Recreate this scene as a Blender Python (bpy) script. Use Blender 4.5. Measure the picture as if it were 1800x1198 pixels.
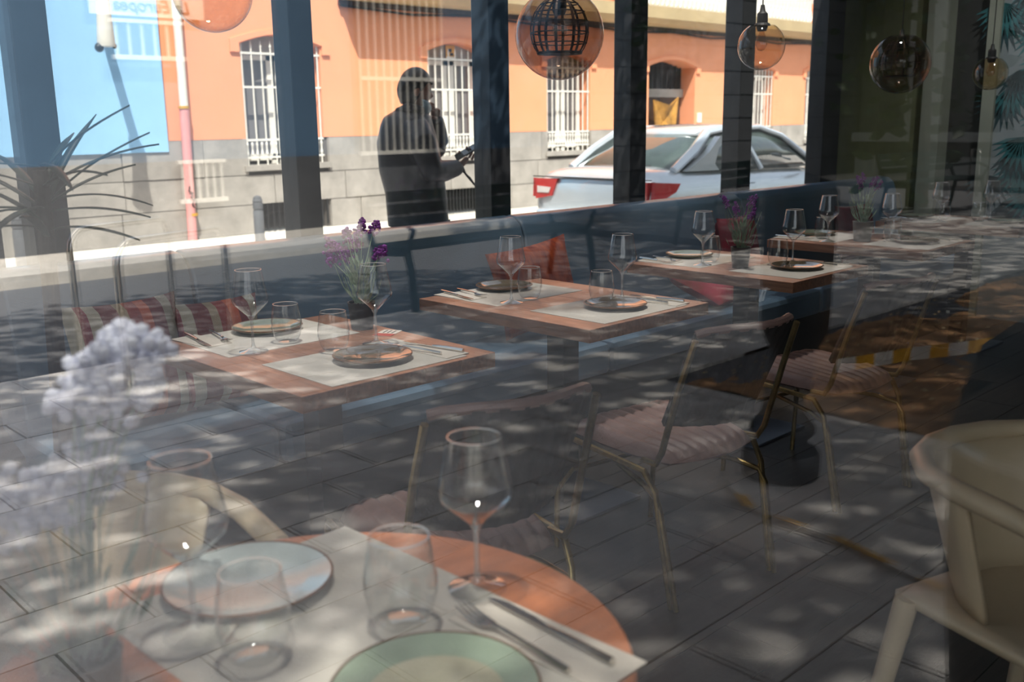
import bpy, bmesh, math, random
from mathutils import Vector, Matrix, Euler
random.seed(7)
C = bpy.context.scene.collection
PI = math.pi
for o in list(bpy.data.objects): bpy.data.objects.remove(o)
# ------------------------------------------------------------------ camera
F_PX, YAW, PITCH, ROLL, CH = 1737.1, math.radians(46.002), math.radians(12.6156), math.radians(-.8012), 1.38
fw = Vector((math.cos(YAW)*math.cos(PITCH), math.sin(YAW)*math.cos(PITCH), -math.sin(PITCH)))
r0 = Vector((math.sin(YAW), -math.cos(YAW), 0)); u0 = r0.cross(fw)
rt = r0*math.cos(ROLL) + u0*math.sin(ROLL); up = -r0*math.sin(ROLL) + u0*math.cos(ROLL)
cam = bpy.data.cameras.new('camera'); co = bpy.data.objects.new('camera', cam); C.objects.link(co)
co.matrix_world = Matrix(((rt.x, up.x, -fw.x, 0), (rt.y, up.y, -fw.y, 0), (rt.z, up.z, -fw.z, CH), (0, 0, 0, 1)))
cam.sensor_width = 36; cam.lens = F_PX/1800*36; cam.clip_start = .01; cam.clip_end = 300
cam.dof.use_dof = True; cam.dof.focus_distance = 3.2; cam.dof.aperture_fstop = 4.0
S = bpy.context.scene; S.camera = co
# ------------------------------------------------------------------ sky, sun, exposure
S.view_settings.view_transform = 'Standard'; S.view_settings.look = 'None'
S.view_settings.gamma = 1; S.view_settings.use_curve_mapping = False
S.view_settings.exposure = 0.25
W = bpy.data.worlds.new('sky'); S.world = W; W.use_nodes = True
sk = W.node_tree.nodes.new('ShaderNodeTexSky'); sk.sky_type = 'NISHITA'; sk.sun_disc = False
sk.sun_elevation = math.radians(60); sk.sun_rotation = math.radians(207); sk.air_density = 1.2; sk.dust_density = 2.5
hz = W.node_tree.nodes.new('ShaderNodeHueSaturation'); hz.inputs['Saturation'].default_value = .5   # thin high haze
W.node_tree.links.new(sk.outputs[0], hz.inputs['Color']); W.node_tree.links.new(hz.outputs[0], W.node_tree.nodes['Background'].inputs[0])
W.node_tree.nodes['Background'].inputs[1].default_value = .25
sun = bpy.data.lights.new('sun', 'SUN'); sun.energy = 8.6; sun.angle = math.radians(.6); sun.color = (1, .95, .87)
so = bpy.data.objects.new('sun', sun); C.objects.link(so)
SD = Vector((.36, .5, -1)).normalized(); so.rotation_euler = SD.to_track_quat('-Z', 'Y').to_euler()
# narrow unseen spots added above tables and bench to brighten them
for (x, y, e) in ((1.5, 2.3, 95), (2.5, 2.3, 95), (3.7, 2.3, 70), (4.85, 2.3, 35), (.7, 1.1, 52), (2.5, 1.75, 16), (.95, 2.75, 40), (2.02, 2.78, 55), (3.12, 2.8, 55), (4.3, 2.82, 45)):
    l = bpy.data.lights.new('fill_spot', 'SPOT'); l.energy = e; l.spot_size = math.radians(38); l.spot_blend = .8; l.shadow_soft_size = .06; l.color = (1, .95, .88)
    lo = bpy.data.objects.new('fill_spot', l); C.objects.link(lo); lo.location = (x, y, 2.86)

l = bpy.data.lights.new('mural_fill_spot', 'SPOT'); l.energy = 60; l.spot_size = math.radians(80); l.spot_blend = 1; l.shadow_soft_size = .06  # unseen spot added to brighten the end wall and its mural
lo = bpy.data.objects.new('mural_fill_spot', l); C.objects.link(lo); lo.location = (5.7, 1.7, 2.84); lo.rotation_euler = Vector((1.3, .45, -1.2)).to_track_quat('-Z', 'Y').to_euler()
def at(x, y, X=None, Y=None, Z=None):          # point of a known plane seen at a place measured in the photograph
    d = fw + rt*((x-900)/F_PX) - up*((y-599)/F_PX)
    if X is not None: t = X/d.x
    elif Y is not None: t = Y/d.y
    else: t = (Z-CH)/d.z
    return Vector((0, 0, CH)) + d*t
GX = .15                                       # the plane of the front glass
def mir(x): return 2*GX - x                    # the glass shows what stands on the pavement at mir(x)

# ------------------------------------------------------------------ materials
def lin(c):
    c = c/255
    return c/12.92 if c <= .04045 else ((c+.055)/1.055)**2.4
def rgb(r, g, b): return (lin(r), lin(g), lin(b), 1)
def mat(name, col, rough=.6, metal=0, vary=.12, scale=8, bump=0, bscale=60, stretch=(1, 1, 1), spec=.5, col2=None, coat=0):
    m = bpy.data.materials.new(name); m.use_nodes = True; nt = m.node_tree; b = nt.nodes['Principled BSDF']
    b.inputs['Roughness'].default_value = rough; b.inputs['Metallic'].default_value = metal
    b.inputs['Specular IOR Level'].default_value = spec; b.inputs['Coat Weight'].default_value = coat
    c = rgb(*col)
    tc = nt.nodes.new('ShaderNodeTexCoord'); mp = nt.nodes.new('ShaderNodeMapping'); mp.inputs['Scale'].default_value = stretch
    nt.links.new(tc.outputs['Object'], mp.inputs[0])
    oi = nt.nodes.new('ShaderNodeObjectInfo'); ad = nt.nodes.new('ShaderNodeVectorMath'); ad.operation = 'ADD'
    nt.links.new(mp.outputs[0], ad.inputs[0]); nt.links.new(oi.outputs['Random'], ad.inputs[1])
    n = nt.nodes.new('ShaderNodeTexNoise'); n.inputs['Scale'].default_value = scale; n.inputs['Detail'].default_value = 6; n.inputs['Roughness'].default_value = .65
    nt.links.new(ad.outputs[0], n.inputs['Vector'])
    r = nt.nodes.new('ShaderNodeValToRGB'); r.color_ramp.elements[0].position = .3; r.color_ramp.elements[1].position = .7
    lo_ = rgb(*col2) if col2 else tuple(v*(1-vary*1.6) for v in c[:3])+(1,)
    r.color_ramp.elements[0].color = lo_; r.color_ramp.elements[1].color = tuple(min(1, v*(1+(0 if col2 else vary))) for v in c[:3])+(1,)
    nt.links.new(n.outputs[0], r.inputs[0]); nt.links.new(r.outputs[0], b.inputs['Base Color'])
    if bump:
        n2 = nt.nodes.new('ShaderNodeTexNoise'); n2.inputs['Scale'].default_value = bscale; n2.inputs['Detail'].default_value = 4
        nt.links.new(ad.outputs[0], n2.inputs['Vector'])
        bp = nt.nodes.new('ShaderNodeBump'); bp.inputs['Strength'].default_value = bump; bp.inputs['Distance'].default_value = .01
        nt.links.new(n2.outputs[0], bp.inputs['Height']); nt.links.new(bp.outputs[0], b.inputs['Normal'])
    return m
def glass_mat(name, tint=(1, 1, 1), ior=1.5, rough=0, gain=1.0, body=0, body_col=None):
    """clear pane: Fresnel mirror over a see-through body, light passes through"""
    m = bpy.data.materials.new(name); m.use_nodes = True; nt = m.node_tree; nt.nodes.clear()
    out = nt.nodes.new('ShaderNodeOutputMaterial'); t = nt.nodes.new('ShaderNodeBsdfTransparent'); g = nt.nodes.new('ShaderNodeBsdfGlossy')
    t.inputs[0].default_value = (*tint, 1); g.inputs['Roughness'].default_value = rough
    fr = nt.nodes.new('ShaderNodeFresnel'); ge = nt.nodes.new('ShaderNodeNewGeometry'); mx = nt.nodes.new('ShaderNodeMix'); mx.data_type = 'FLOAT'
    mx.inputs[2].default_value = ior; mx.inputs[3].default_value = 1/ior
    nt.links.new(ge.outputs['Backfacing'], mx.inputs[0]); nt.links.new(mx.outputs[0], fr.inputs[0])
    ml = nt.nodes.new('ShaderNodeMath'); ml.operation = 'MULTIPLY'; ml.use_clamp = True; ml.inputs[1].default_value = gain
    nt.links.new(fr.outputs[0], ml.inputs[0])
    ms = nt.nodes.new('ShaderNodeMixShader'); nt.links.new(ml.outputs[0], ms.inputs[0])
    base = t.outputs[0]
    if body:
        d = nt.nodes.new('ShaderNodeBsdfDiffuse'); d.inputs[0].default_value = (*body_col, 1)
        m2 = nt.nodes.new('ShaderNodeMixShader'); m2.inputs[0].default_value = body
        nt.links.new(t.outputs[0], m2.inputs[1]); nt.links.new(d.outputs[0], m2.inputs[2]); base = m2.outputs[0]
    nt.links.new(base, ms.inputs[1]); nt.links.new(g.outputs[0], ms.inputs[2])
    nt.links.new(ms.outputs[0], out.inputs[0]); return m
def stripes(name, cols, axis='X', freq=10, rough=.9):
    m = mat(name, cols[0], rough, bump=.25, bscale=220); nt = m.node_tree; b = nt.nodes['Principled BSDF']
    tc = nt.nodes.new('ShaderNodeTexCoord'); sp = nt.nodes.new('ShaderNodeSeparateXYZ'); nt.links.new(tc.outputs['Object'], sp.inputs[0])
    mu = nt.nodes.new('ShaderNodeMath'); mu.operation = 'MULTIPLY'; mu.inputs[1].default_value = freq; nt.links.new(sp.outputs[axis], mu.inputs[0])
    fr = nt.nodes.new('ShaderNodeMath'); fr.operation = 'FRACT'; nt.links.new(mu.outputs[0], fr.inputs[0])
    r = nt.nodes.new('ShaderNodeValToRGB'); r.color_ramp.interpolation = 'CONSTANT'; e = r.color_ramp.elements
    n = len(cols)
    e[0].position = 0; e[0].color = rgb(*cols[0]); e[1].position = 1/n; e[1].color = rgb(*cols[1])
    ps = random.Random(3)
    for i in range(2, n):
        q = e.new(i/n + ps.uniform(-.03, .03)); q.color = rgb(*cols[i])
    nt.links.new(fr.outputs[0], r.inputs[0]); nt.links.new(r.outputs[0], b.inputs['Base Color']); return m

M = dict(
 wood=mat('table_wood', (158, 112, 86), .3, vary=.28, scale=5, stretch=(14, 1.2, 14), bump=.08, bscale=30),
 wood_edge=mat('edge_wood', (150, 98, 70), .45, vary=.25, scale=6, stretch=(3, 3, 20)),
 round_wood=mat('round_table_wood', (200, 124, 82), .3, vary=.16, scale=5, stretch=(2, 9, 2), bump=.05, bscale=30),
 paper=mat('grey_paper', (205, 200, 190), .9, vary=.05, scale=30, bump=.12, bscale=120),
 napkin=mat('napkin_paper', (216, 208, 196), .9, vary=.03),
 black=mat('black_metal', (22, 23, 25), .42, .0, vary=.2, scale=20),
 iron=mat('cast_iron', (20, 20, 22), .45, .0, vary=.3, scale=12, bump=.2, bscale=40),
 frame=mat('dark_frame_paint', (26, 29, 33), .28, 0, vary=.1),
 steel=mat('polished_steel', (215, 212, 205), .16, 1, vary=.05),
 plate_steel=mat('grey_floor_plate', (120, 126, 138), .3, .6, vary=.12, scale=6),
 brass=mat('aged_brass', (176, 152, 100), .3, .9, vary=.25, scale=20),
 vinyl=mat('mauve_vinyl', (140, 112, 106), .38, vary=.14, scale=18, bump=.15, bscale=150),
 vinyl_shaded=mat('shaded_vinyl_shell', (34, 28, 26), .75, vary=.14, scale=18, bump=.15, bscale=150),  # dark copy of the mauve vinyl; shade of the backs is in the colour
 leather=mat('blue_grey_leatherette', (102, 128, 150), .3, vary=.06, scale=5, bump=.1, bscale=200),
 cream=mat('cream_plastic', (200, 182, 152), .4, vary=.05),
 ceramic=mat('pale_ceramic', (206, 218, 216), .2, vary=.08, scale=14, coat=.3),
 green_cer=mat('green_glaze', (166, 184, 162), .2, vary=.1, scale=14, coat=.4),
 dark_cer=mat('olive_brown_glaze', (104, 92, 74), .1, vary=.25, scale=10, coat=.8),
 olive_cer=mat('olive_glaze', (150, 158, 136), .14, vary=.12, scale=10, coat=.6),
 wellglaze=mat('cream_well_glaze', (204, 200, 172), .2, vary=.12, scale=20, coat=.4),
 rim=mat('brown_rim', (112, 78, 52), .35, vary=.2, scale=30),
 pot_dark=mat('dark_pot', (44, 46, 48), .7, vary=.2), pot_grey=mat('grey_pot', (124, 122, 116), .8, vary=.12),
 soilpot=mat('potting_soil', (48, 36, 28), .95, vary=.3, scale=50),
 stem=mat('sage_green', (104, 124, 96), .7, vary=.2), stem2=mat('silver_green', (150, 174, 150), .7, vary=.2),
 purple=mat('purple_flower', (126, 52, 142), .8, vary=.3, scale=60), lilac=mat('lilac_flower', (222, 225, 252), .8, vary=.2, scale=60),
 leaf=mat('dark_leaf', (52, 78, 40), .5, vary=.4, scale=2), palm=mat('palm_leaf', (34, 62, 48), .45, vary=.3, scale=9),
 plank=mat('floor_plank', (66, 60, 55), .42, vary=.22, scale=5, stretch=(1, 10, 1), bump=.12, bscale=40),
 subfloor=mat('floor_base', (30, 28, 26), .9),
 wall_in=mat('olive_wall', (112, 116, 84), .8, vary=.08), wall_dark=mat('dark_wall', (46, 46, 44), .8), ceil=mat('ceiling_paint', (120, 118, 112), .9),
 mural=mat('mural_paper', (128, 138, 140), .8, vary=.1, scale=3), teal=mat('teal_print', (42, 104, 108), .8, vary=.3, scale=10), teal2=mat('dark_teal_print', (28, 60, 66), .8, vary=.3, scale=10),
 strip=mat('pale_trim', (138, 142, 128), .6, vary=.06),
 orange=mat('orange_render', (238, 158, 116), .85, vary=.035, scale=1.4, bump=.1, bscale=30),
 bluewall=mat('blue_hoarding', (156, 204, 240), .7, vary=.05, scale=1.2), facade_shaded=mat('shaded_blue_grey_render', (78, 106, 132), .8, vary=.06, scale=1),  # blue-grey render is darkened to carry the shade of that facade
 stone=mat('plinth_stone', (160, 154, 146), .9, vary=.16, scale=3, bump=.4, bscale=25), joint=mat('mortar', (100, 94, 88), .95),
 darkstone=mat('dark_stone', (88, 90, 94), .8, vary=.12, scale=2, bump=.3, bscale=20),
 cornice=mat('cornice_stone', (200, 176, 134), .85, vary=.08, scale=2), white=mat('white_paint', (226, 222, 212), .5, vary=.04),
 pane=mat('window_blind_glass', (116, 112, 112), .12, vary=.12, scale=1.5, stretch=(4, 1, .5)), dark=mat('deep_shadow_interior', (30, 28, 28), .8),
 door=mat('door_wood', (70, 48, 34), .5, vary=.35, scale=4, stretch=(6, 6, 1)), gold=mat('gilt_sheet', (170, 122, 50), .4, vary=.45, scale=4),
 pink=mat('pink_pipe', (216, 150, 146), .6, vary=.06), mustard=mat('mustard_clamp', (196, 150, 50), .6), graf=mat('black_marker', (32, 28, 30), .7),
 yellow=mat('yellow_tape', (226, 168, 36), .5), tapew=mat('white_tape', (224, 220, 212), .5),
 pave=mat('paving_slab', (205, 200, 194), .85, vary=.2, scale=3, bump=.5, bscale=90), asphalt=mat('asphalt', (96, 96, 98), .9, vary=.1, scale=30, bump=.3, bscale=200),
 kerb=mat('kerb_granite', (190, 184, 174), .85, vary=.1), soil=mat('tree_pit_soil', (190, 142, 96), 1, vary=.5, scale=6, bump=.8, bscale=30, col2=(84, 58, 36)),
 bark=mat('bark', (70, 60, 50), .95, vary=.3, scale=6, bump=.8, bscale=20),
 green_plastic=mat('dark_green_bench_paint', (24, 44, 42), .5),
 carpaint=mat('silver_car_paint', (196, 204, 210), .22, .35, vary=.02, coat=1), carglass=mat('car_glass', (62, 74, 70), .04, vary=.3, scale=2, coat=1),
 tyre=mat('tyre', (22, 22, 22), .8), red=mat('tail_lamp_red', (190, 22, 26), .15, vary=.1, coat=1), lampw=mat('clear_lamp', (225, 215, 210), .12, coat=1), trim=mat('black_trim', (20, 20, 22), .4),
 jacket=mat('black_jacket', (30, 31, 38), .42, vary=.25, scale=9, bump=.5, bscale=14), skin=mat('skin', (150, 104, 84), .55, vary=.05), hair=mat('black_hair', (16, 14, 14), .5, vary=.3, scale=50),
 trousers=mat('black_trousers', (18, 18, 21), .8), mask=mat('blue_mask', (134, 166, 180), .8), sole=mat('shoe', (26, 24, 24), .6),
 cage=mat('brown_cage', (60, 42, 30), .5, vary=.25, scale=20), cord=mat('black_cord', (14, 14, 14), .6),
 far_wall=mat('pale_facade', (206, 206, 200), .85, vary=.04), far_dark=mat('grey_facade', (96, 98, 90), .8),
 redcard=mat('red_card', (206, 80, 62), .6), ink=mat('grey_ink', (70, 70, 74), .7),
 cush_stripe=stripes('striped_cushion', [(150, 44, 30), (196, 84, 42), (120, 34, 38), (168, 160, 140), (120, 32, 40), (188, 180, 160), (140, 28, 44), (186, 178, 158), (120, 44, 40), (168, 150, 122)], 'X', 2.6),
 cush_orange=mat('orange_cushion', (190, 84, 36), .9, vary=.4, scale=12, col2=(120, 36, 26), stretch=(3, 1, 1)),
 cush_pink=mat('pink_cushion', (202, 70, 96), .9, scale=7, col2=(150, 70, 44)), cush_red=mat('dark_red_cushion', (130, 30, 48), .9, vary=.3),
)
M['glass_front'] = glass_mat('front_glass', (.985, .99, .985), 1.52, gain=1.6)
M['glass_far'] = glass_mat('far_glass', (.97, .985, .985), 1.5)
M['stemware'] = glass_mat('stemware', (.975, .985, .985), 1.52, gain=2.4)
M['stem_glass'] = glass_mat('stem_glass', (.92, .94, .95), 1.52, gain=4, body=.12, body_col=(.85, .88, .9))  # faint pale body paints a soft sheen on the stem
M['rim_highlight'] = glass_mat('glass_rim_highlight', (.95, .96, .96), 1.52, gain=4, body=.8, body_col=(.9, .92, .92))  # pale body paints the bright highlight along the glass rims
M['amber'] = glass_mat('amber_glass', (.88, .76, .6), 1.5, gain=1.6)
M['smoked'] = glass_mat('smoked_glass', (.6, .52, .46), 1.5, gain=1.0)
sg = bpy.data.materials.new('solid_glass'); sg.use_nodes = True; b = sg.node_tree.nodes['Principled BSDF']
b.inputs['Transmission Weight'].default_value = 1; b.inputs['Roughness'].default_value = 0; b.inputs['IOR'].default_value = 1.5; M['solid'] = sg

# ------------------------------------------------------------------ mesh helpers
class MB:
    def __init__(s): s.v = []; s.f = []
    def add(s, vs, fs, T=None):
        k = len(s.v); s.v += [tuple(T @ Vector(p)) if T else tuple(p) for p in vs]; s.f += [tuple(i+k for i in f) for f in fs]; return s
    def box(s, x0, x1, y0, y1, z0, z1, T=None):
        return s.add([(x, y, z) for z in (z0, z1) for y in (y0, y1) for x in (x0, x1)],
                     [(0, 2, 3, 1), (4, 5, 7, 6), (0, 1, 5, 4), (2, 6, 7, 3), (0, 4, 6, 2), (1, 3, 7, 5)], T)
    def prism(s, poly, a, b, axis='Z', T=None):          # poly extruded along an axis
        n = len(poly)
        mk = {'Z': lambda p, h: (p[0], p[1], h), 'Y': lambda p, h: (p[0], h, p[1]), 'X': lambda p, h: (h, p[0], p[1])}[axis]
        return s.add([mk(p, a) for p in poly]+[mk(p, b) for p in poly],
                     [tuple(range(n))[::-1], tuple(range(n, 2*n))]+[(i, (i+1) % n, (i+1) % n+n, i+n) for i in range(n)], T)
    def lathe(s, prof, n=24, T=None, sx=1, sy=1):
        vs = []; fs = []; m = len(prof)
        for i in range(n):
            a = 2*PI*i/n
            for r, z in prof: vs.append((r*math.cos(a)*sx, r*math.sin(a)*sy, z))
        for i in range(n):
            j = (i+1) % n
            for k in range(m-1):
                if prof[k][0] < 1e-6: fs.append((i*m+k, j*m+k+1, i*m+k+1)) if prof[k+1][0] > 1e-6 else None
                elif prof[k+1][0] < 1e-6: fs.append((i*m+k, j*m+k, i*m+k+1))
                else: fs.append((i*m+k, j*m+k, j*m+k+1, i*m+k+1))
        return s.add(vs, fs, T)
    def tube(s, pts, r, n=8, T=None, closed=False):
        pts = [Vector(p) for p in pts]; N = len(pts); rs = r if isinstance(r, (list, tuple)) else [r]*N
        vs = []; pu = None
        for i, p in enumerate(pts):
            a = pts[i-1] if i or closed else p; b = pts[(i+1) % N] if i < N-1 or closed else p
            t = (b-a).normalized()
            if pu is None: pu = Vector((0, 0, 1)) if abs(t.z) < .9 else Vector((1, 0, 0))
            x = pu.cross(t)
            if x.length < 1e-4: x = Vector((1, 0, 0)).cross(t)
            x.normalize(); y = t.cross(x); pu = y
            for k in range(n):
                c = 2*PI*k/n; vs.append(tuple(p+(x*math.cos(c)+y*math.sin(c))*rs[i]))
        fs = [(i*n+k, i*n+(k+1) % n, ((i+1) % N)*n+(k+1) % n, ((i+1) % N)*n+k) for i in range(N if closed else N-1) for k in range(n)]
        if not closed: fs += [tuple(range(n))[::-1], tuple(range((N-1)*n, N*n))]
        return s.add(vs, fs, T)
    def grid(s, fn, nu, nv, T=None, wrap=False):
        vs = [fn(i/nu, j/nv) for i in range(nu+1) for j in range(nv+1)]
        return s.add(vs, [(i*(nv+1)+j, (i+1)*(nv+1)+j, (i+1)*(nv+1)+j+1, i*(nv+1)+j+1) for i in range(nu) for j in range(nv)], T)
    def ball(s, c, r, n=6, sx=1, sy=1, sz=1):
        prof = [(r*math.sin(PI*k/n), -r*math.cos(PI*k/n)*sz) for k in range(n+1)]; prof[0] = (0, prof[0][1]); prof[-1] = (0, prof[-1][1])
        return s.lathe(prof, n+2, Matrix.Translation(c), sx, sy)
    def build(s, name, m, parent=None, smooth=False, bevel=0, loc=None, solid=0, subs=0):
        me = bpy.data.meshes.new(name); me.from_pydata(s.v, [], s.f); me.update()
        bm = bmesh.new(); bm.from_mesh(me); bmesh.ops.recalc_face_normals(bm, faces=bm.faces); bm.to_mesh(me); bm.free()
        me.materials.append(M[m] if isinstance(m, str) else m)
        if smooth:
            me.polygons.foreach_set('use_smooth', [True]*len(me.polygons))
            if smooth != 'all' and hasattr(me, 'set_sharp_from_angle'): me.set_sharp_from_angle(angle=math.radians(42))
        o = bpy.data.objects.new(name, me); C.objects.link(o)
        if parent: o.parent = parent
        if loc: o.location = loc
        if solid: q = o.modifiers.new('thickness', 'SOLIDIFY'); q.thickness = solid; q.offset = 0
        if bevel: q = o.modifiers.new('bevel', 'BEVEL'); q.width = bevel; q.segments = 2; q.limit_method = 'ANGLE'
        if subs: q = o.modifiers.new('smooth', 'SUBSURF'); q.levels = subs; q.render_levels = subs
        return o
def bx(name, m, parent, *a, bevel=0): return MB().box(*a).build(name, m, parent, bevel=bevel)
def tag(o, label=None, cat=None, group=None, kind=None):
    if label: o['label'] = label
    if cat: o['category'] = cat
    if group: o['group'] = group
    if kind: o['kind'] = kind
    return o
def thing(name, label, cat, loc=(0, 0, 0), rz=0, group=None):
    o = bpy.data.objects.new(name, None); C.objects.link(o); o.location = loc; o.rotation_euler = (0, 0, rz); o.empty_display_size = .1
    return tag(o, label, cat, group)
def dup(root, loc, rz=0, label=None, scale=None):
    kids = {}
    for o in C.objects:
        if o.parent: kids.setdefault(o.parent.name, []).append(o)
    def cp(o, par):
        c = o.copy(); C.objects.link(c)
        if par: c.parent = par
        for ch in kids.get(o.name, []): cp(ch, c)
        return c
    r = cp(root, None); r.location = loc; r.rotation_euler = (0, 0, rz)
    if scale: r.scale = scale
    if label: r['label'] = label
    return r
def struct(o): o['kind'] = 'structure'; return o
def sempty(name): o = bpy.data.objects.new(name, None); C.objects.link(o); o['kind'] = 'structure'; return o
class Once:                                    # first use hands out the prototype itself, later uses copies
    def __init__(s, root): s.root = root; s.used = False
    def put(s, loc, rz=0, label=None, scale=None):
        if not s.used:
            s.used = True; s.root.location = loc; s.root.rotation_euler = (0, 0, rz)
            if label: s.root['label'] = label
            if scale: s.root.scale = scale
            return s.root
        return dup(s.root, loc, rz, label, scale)
def Tm(loc=(0, 0, 0), rz=0, rx=0, ry=0): return Matrix.Translation(loc) @ Euler((rx, ry, rz)).to_matrix().to_4x4()

# ================================================================== STRUCTURE: dining room
X1, YF, YB, ZC = 7.0, 3.45, -2.6, 2.9
fl = struct(MB().box(GX, X1, YB, YF, -.06, -.012).build('floor', 'subfloor'))
y = YB; row = 0
while y < YF-.01:
    x = GX+.005 - random.uniform(0, 1.0)
    while x < X1:
        a, b2 = max(x, GX+.005), min(x+1.2, X1)
        if b2-a > .05: bx('plank', 'plank', fl, a+.0015, b2-.0015, y+.0015, min(y+.2, YF)-.0015, -.012, 0)
        x += 1.2
    y += .2; row += 1
struct(MB().box(GX, X1, YB, YF, ZC, ZC+.15).build('ceiling', 'ceil'))
struct(MB().box(GX, X1+.3, YB-.2, YB, 0, ZC).build('wall_back', 'wall_dark'))
struct(MB().box(GX, X1+3, YB-.2, YF+.1, ZC+.15, 6.4).build('wall_upper', 'stone'))
# far facade: mullions, panes, sill
ws = sempty('window_frame')
mull = [(.15, .30), (1.13, 1.245), (2.135, 2.24), (3.175, 3.3), (4.19, 4.325), (5.215, 5.36), (6.22, 6.44)]
for a, b2 in mull: bx('mullion', 'frame', ws, a, b2, 3.41, 3.53, 0, ZC, bevel=.004)
bx('sill_rail', 'frame', ws, .3, 6.25, 3.42, 3.52, 0, .42); bx('head_rail', 'frame', ws, .3, 6.25, 3.42, 3.52, 2.6, ZC)
for i in range(6): 
    struct(MB().box(mull[i][1]+(.72 if i == 0 else 0), mull[i+1][0], 3.465, 3.473, .42, 2.6).build('window_%d' % (i+2), 'glass_far'))
struct(MB().box(.3, 1.02, 3.38, 3.62, 0, ZC).build('wall_corner', 'wall_dark'))
struct(MB().box(6.44, X1+.2, 3.41, 3.6, 0, ZC).build('wall_far', 'wall_in'))
# end wall
struct(MB().box(X1, X1+.25, 3.07, 3.42, 0, ZC).build('wall_end', 'wall_in'))
struct(MB().box(X1-.06, X1+.2, 2.94, 3.07, 0, ZC).build('trim_1', 'strip'))
struct(MB().box(X1+.1, X1+.25, 2.68, 2.94, 0, ZC).build('wall_recess', 'wall_dark'))
mw = struct(MB().box(X1, X1+.25, YB, 2.68, 0, ZC).build('wall_mural', 'mural'))
struct(MB().box(X1-.03, X1, 2.60, 2.68, 0, ZC).build('trim_2', 'strip'))
rr = random.Random(5)
for k in range(44):                            # printed palm fronds on the wallpaper
    cy = rr.uniform(-1.2, 2.5) if k < 24 else rr.uniform(2.25, 2.6); cz = rr.uniform(.3, 2.6) if k < 24 else .8+(k-24)*.085; a0 = rr.uniform(-.6, .6); L = rr.uniform(.28, .42) if k < 24 else .24
    mb = MB()
    for j in range(13):
        a = a0 + (j-6)*.2; ln = L*(1-.03*abs(j-6)); dy, dz = -math.sin(a), math.cos(a)*-1
        ny, nz = -dz*.016, dy*.016
        mb.prism([(cy, cz), (cy+dy*ln*.5+ny, cz+dz*ln*.5+nz), (cy+dy*ln, cz+dz*ln), (cy+dy*ln*.5-ny, cz+dz*ln*.5-nz)], X1-.0015-.00004*k, X1, 'X')
    mb.build('palm_print', 'teal' if k % 2 else 'teal2', mw)
# front glass, between the dining room and the pavement
struct(MB().box(GX-.005, GX+.005, YB, 3.45, .0, ZC).build('window_1', 'glass_front'))

# ================================================================== outside ground
pv = struct(MB().box(-9.5, GX-.006, -6, 5.6, -.2, -.02).build('ground_pavement', 'asphalt'))
y = -.6; row = 0; rr = random.Random(9)
while y < 5.5:
    x = GX-.006 - (row % 2)*.3 - rr.uniform(0, .08)
    first = True
    if row % 2 or True:
        x0 = GX-.006
        xs = x
        if x0-xs > .06: bx('paving_slab', 'pave', pv, xs+.004, x0-.0, y+.004, y+.286, -.02, rr.uniform(-.002, .001))
        while xs > (mir(4.18) if y < 3.05 else -5.0):
            e = xs-.6
            if y < 3.05: e = max(e, mir(4.18))
            if xs-e > .03: bx('paving_slab', 'pave', pv, e+.004, xs-.004, y+.004, y+.286, -.02, rr.uniform(-.002, .001))
            xs -= .6
    y += .29; row += 1
mb = MB()
y = 3.17-.29*0
row = 0
for row in range(32):                          # the farther slabs, joined
    yy = -3.5+.29*row
    for k in range(18):
        xa = -5.0-.6*k-.3*(row % 2)
        if (yy > 3.05): mb.box(xa+.004, xa+.596, yy+.004, yy+.286, -.02, 0)
tag(mb.build('paving_slabs_far', 'pave', pv), kind='stuff')
sl = struct(MB().grid(lambda u, v: (mir(4.2)-5.0*u, -3+6.02*v, -.012+.03*math.sin(u*13)*math.sin(v*17)+random.uniform(0, .018)), 60, 70).build('ground_tree_pit', 'soil', smooth=True))
mb = MB(); rr = random.Random(2)
for k in range(2200):
    x = mir(rr.uniform(4.3, 9.0)); yv = rr.uniform(-1.5, 3.0); a = rr.uniform(0, PI); s = rr.uniform(.008, .03)
    mb.add([(x, yv, .03), (x+s*math.cos(a), yv+s*math.sin(a), .032), (x+s*.4*math.cos(a+1), yv+s*.4*math.sin(a+1), .045)], [(0, 1, 2)])
tag(mb.build('leaf_litter', 'cornice'), 'dry straw-coloured leaf litter scattered over the brown tree pit', 'litter', kind='stuff')
# side street: near pavement, road, kerbs, far pavement
sp = struct(MB().box(GX-.006, 30, YF+.08, 5.6, -.2, 0).build('ground_side_pavement', 'pave'))
struct(MB().box(-9.5, 30, 5.6, 9.9, -.3, -.12).build('ground_road', 'asphalt'))
struct(MB().box(-9.5, 30, 9.9, 10.05, -.3, .0).build('trim_kerb', 'kerb'))
struct(MB().box(-9.5, 30, 10.05, 11.6, -.3, .0).build('ground_far_pavement', 'kerb'))
struct(MB().box(-19, -9.5, -12, 16, -.3, -.04).build('ground_plaza_road', 'asphalt'))
struct(MB().box(-22, -19, -12, 16, -.3, .04).build('ground_plaza_pavement', 'kerb'))
struct(MB().box(-40, -22, -30, 40, -.35, -.1).build('ground_beyond', 'asphalt'))

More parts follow.
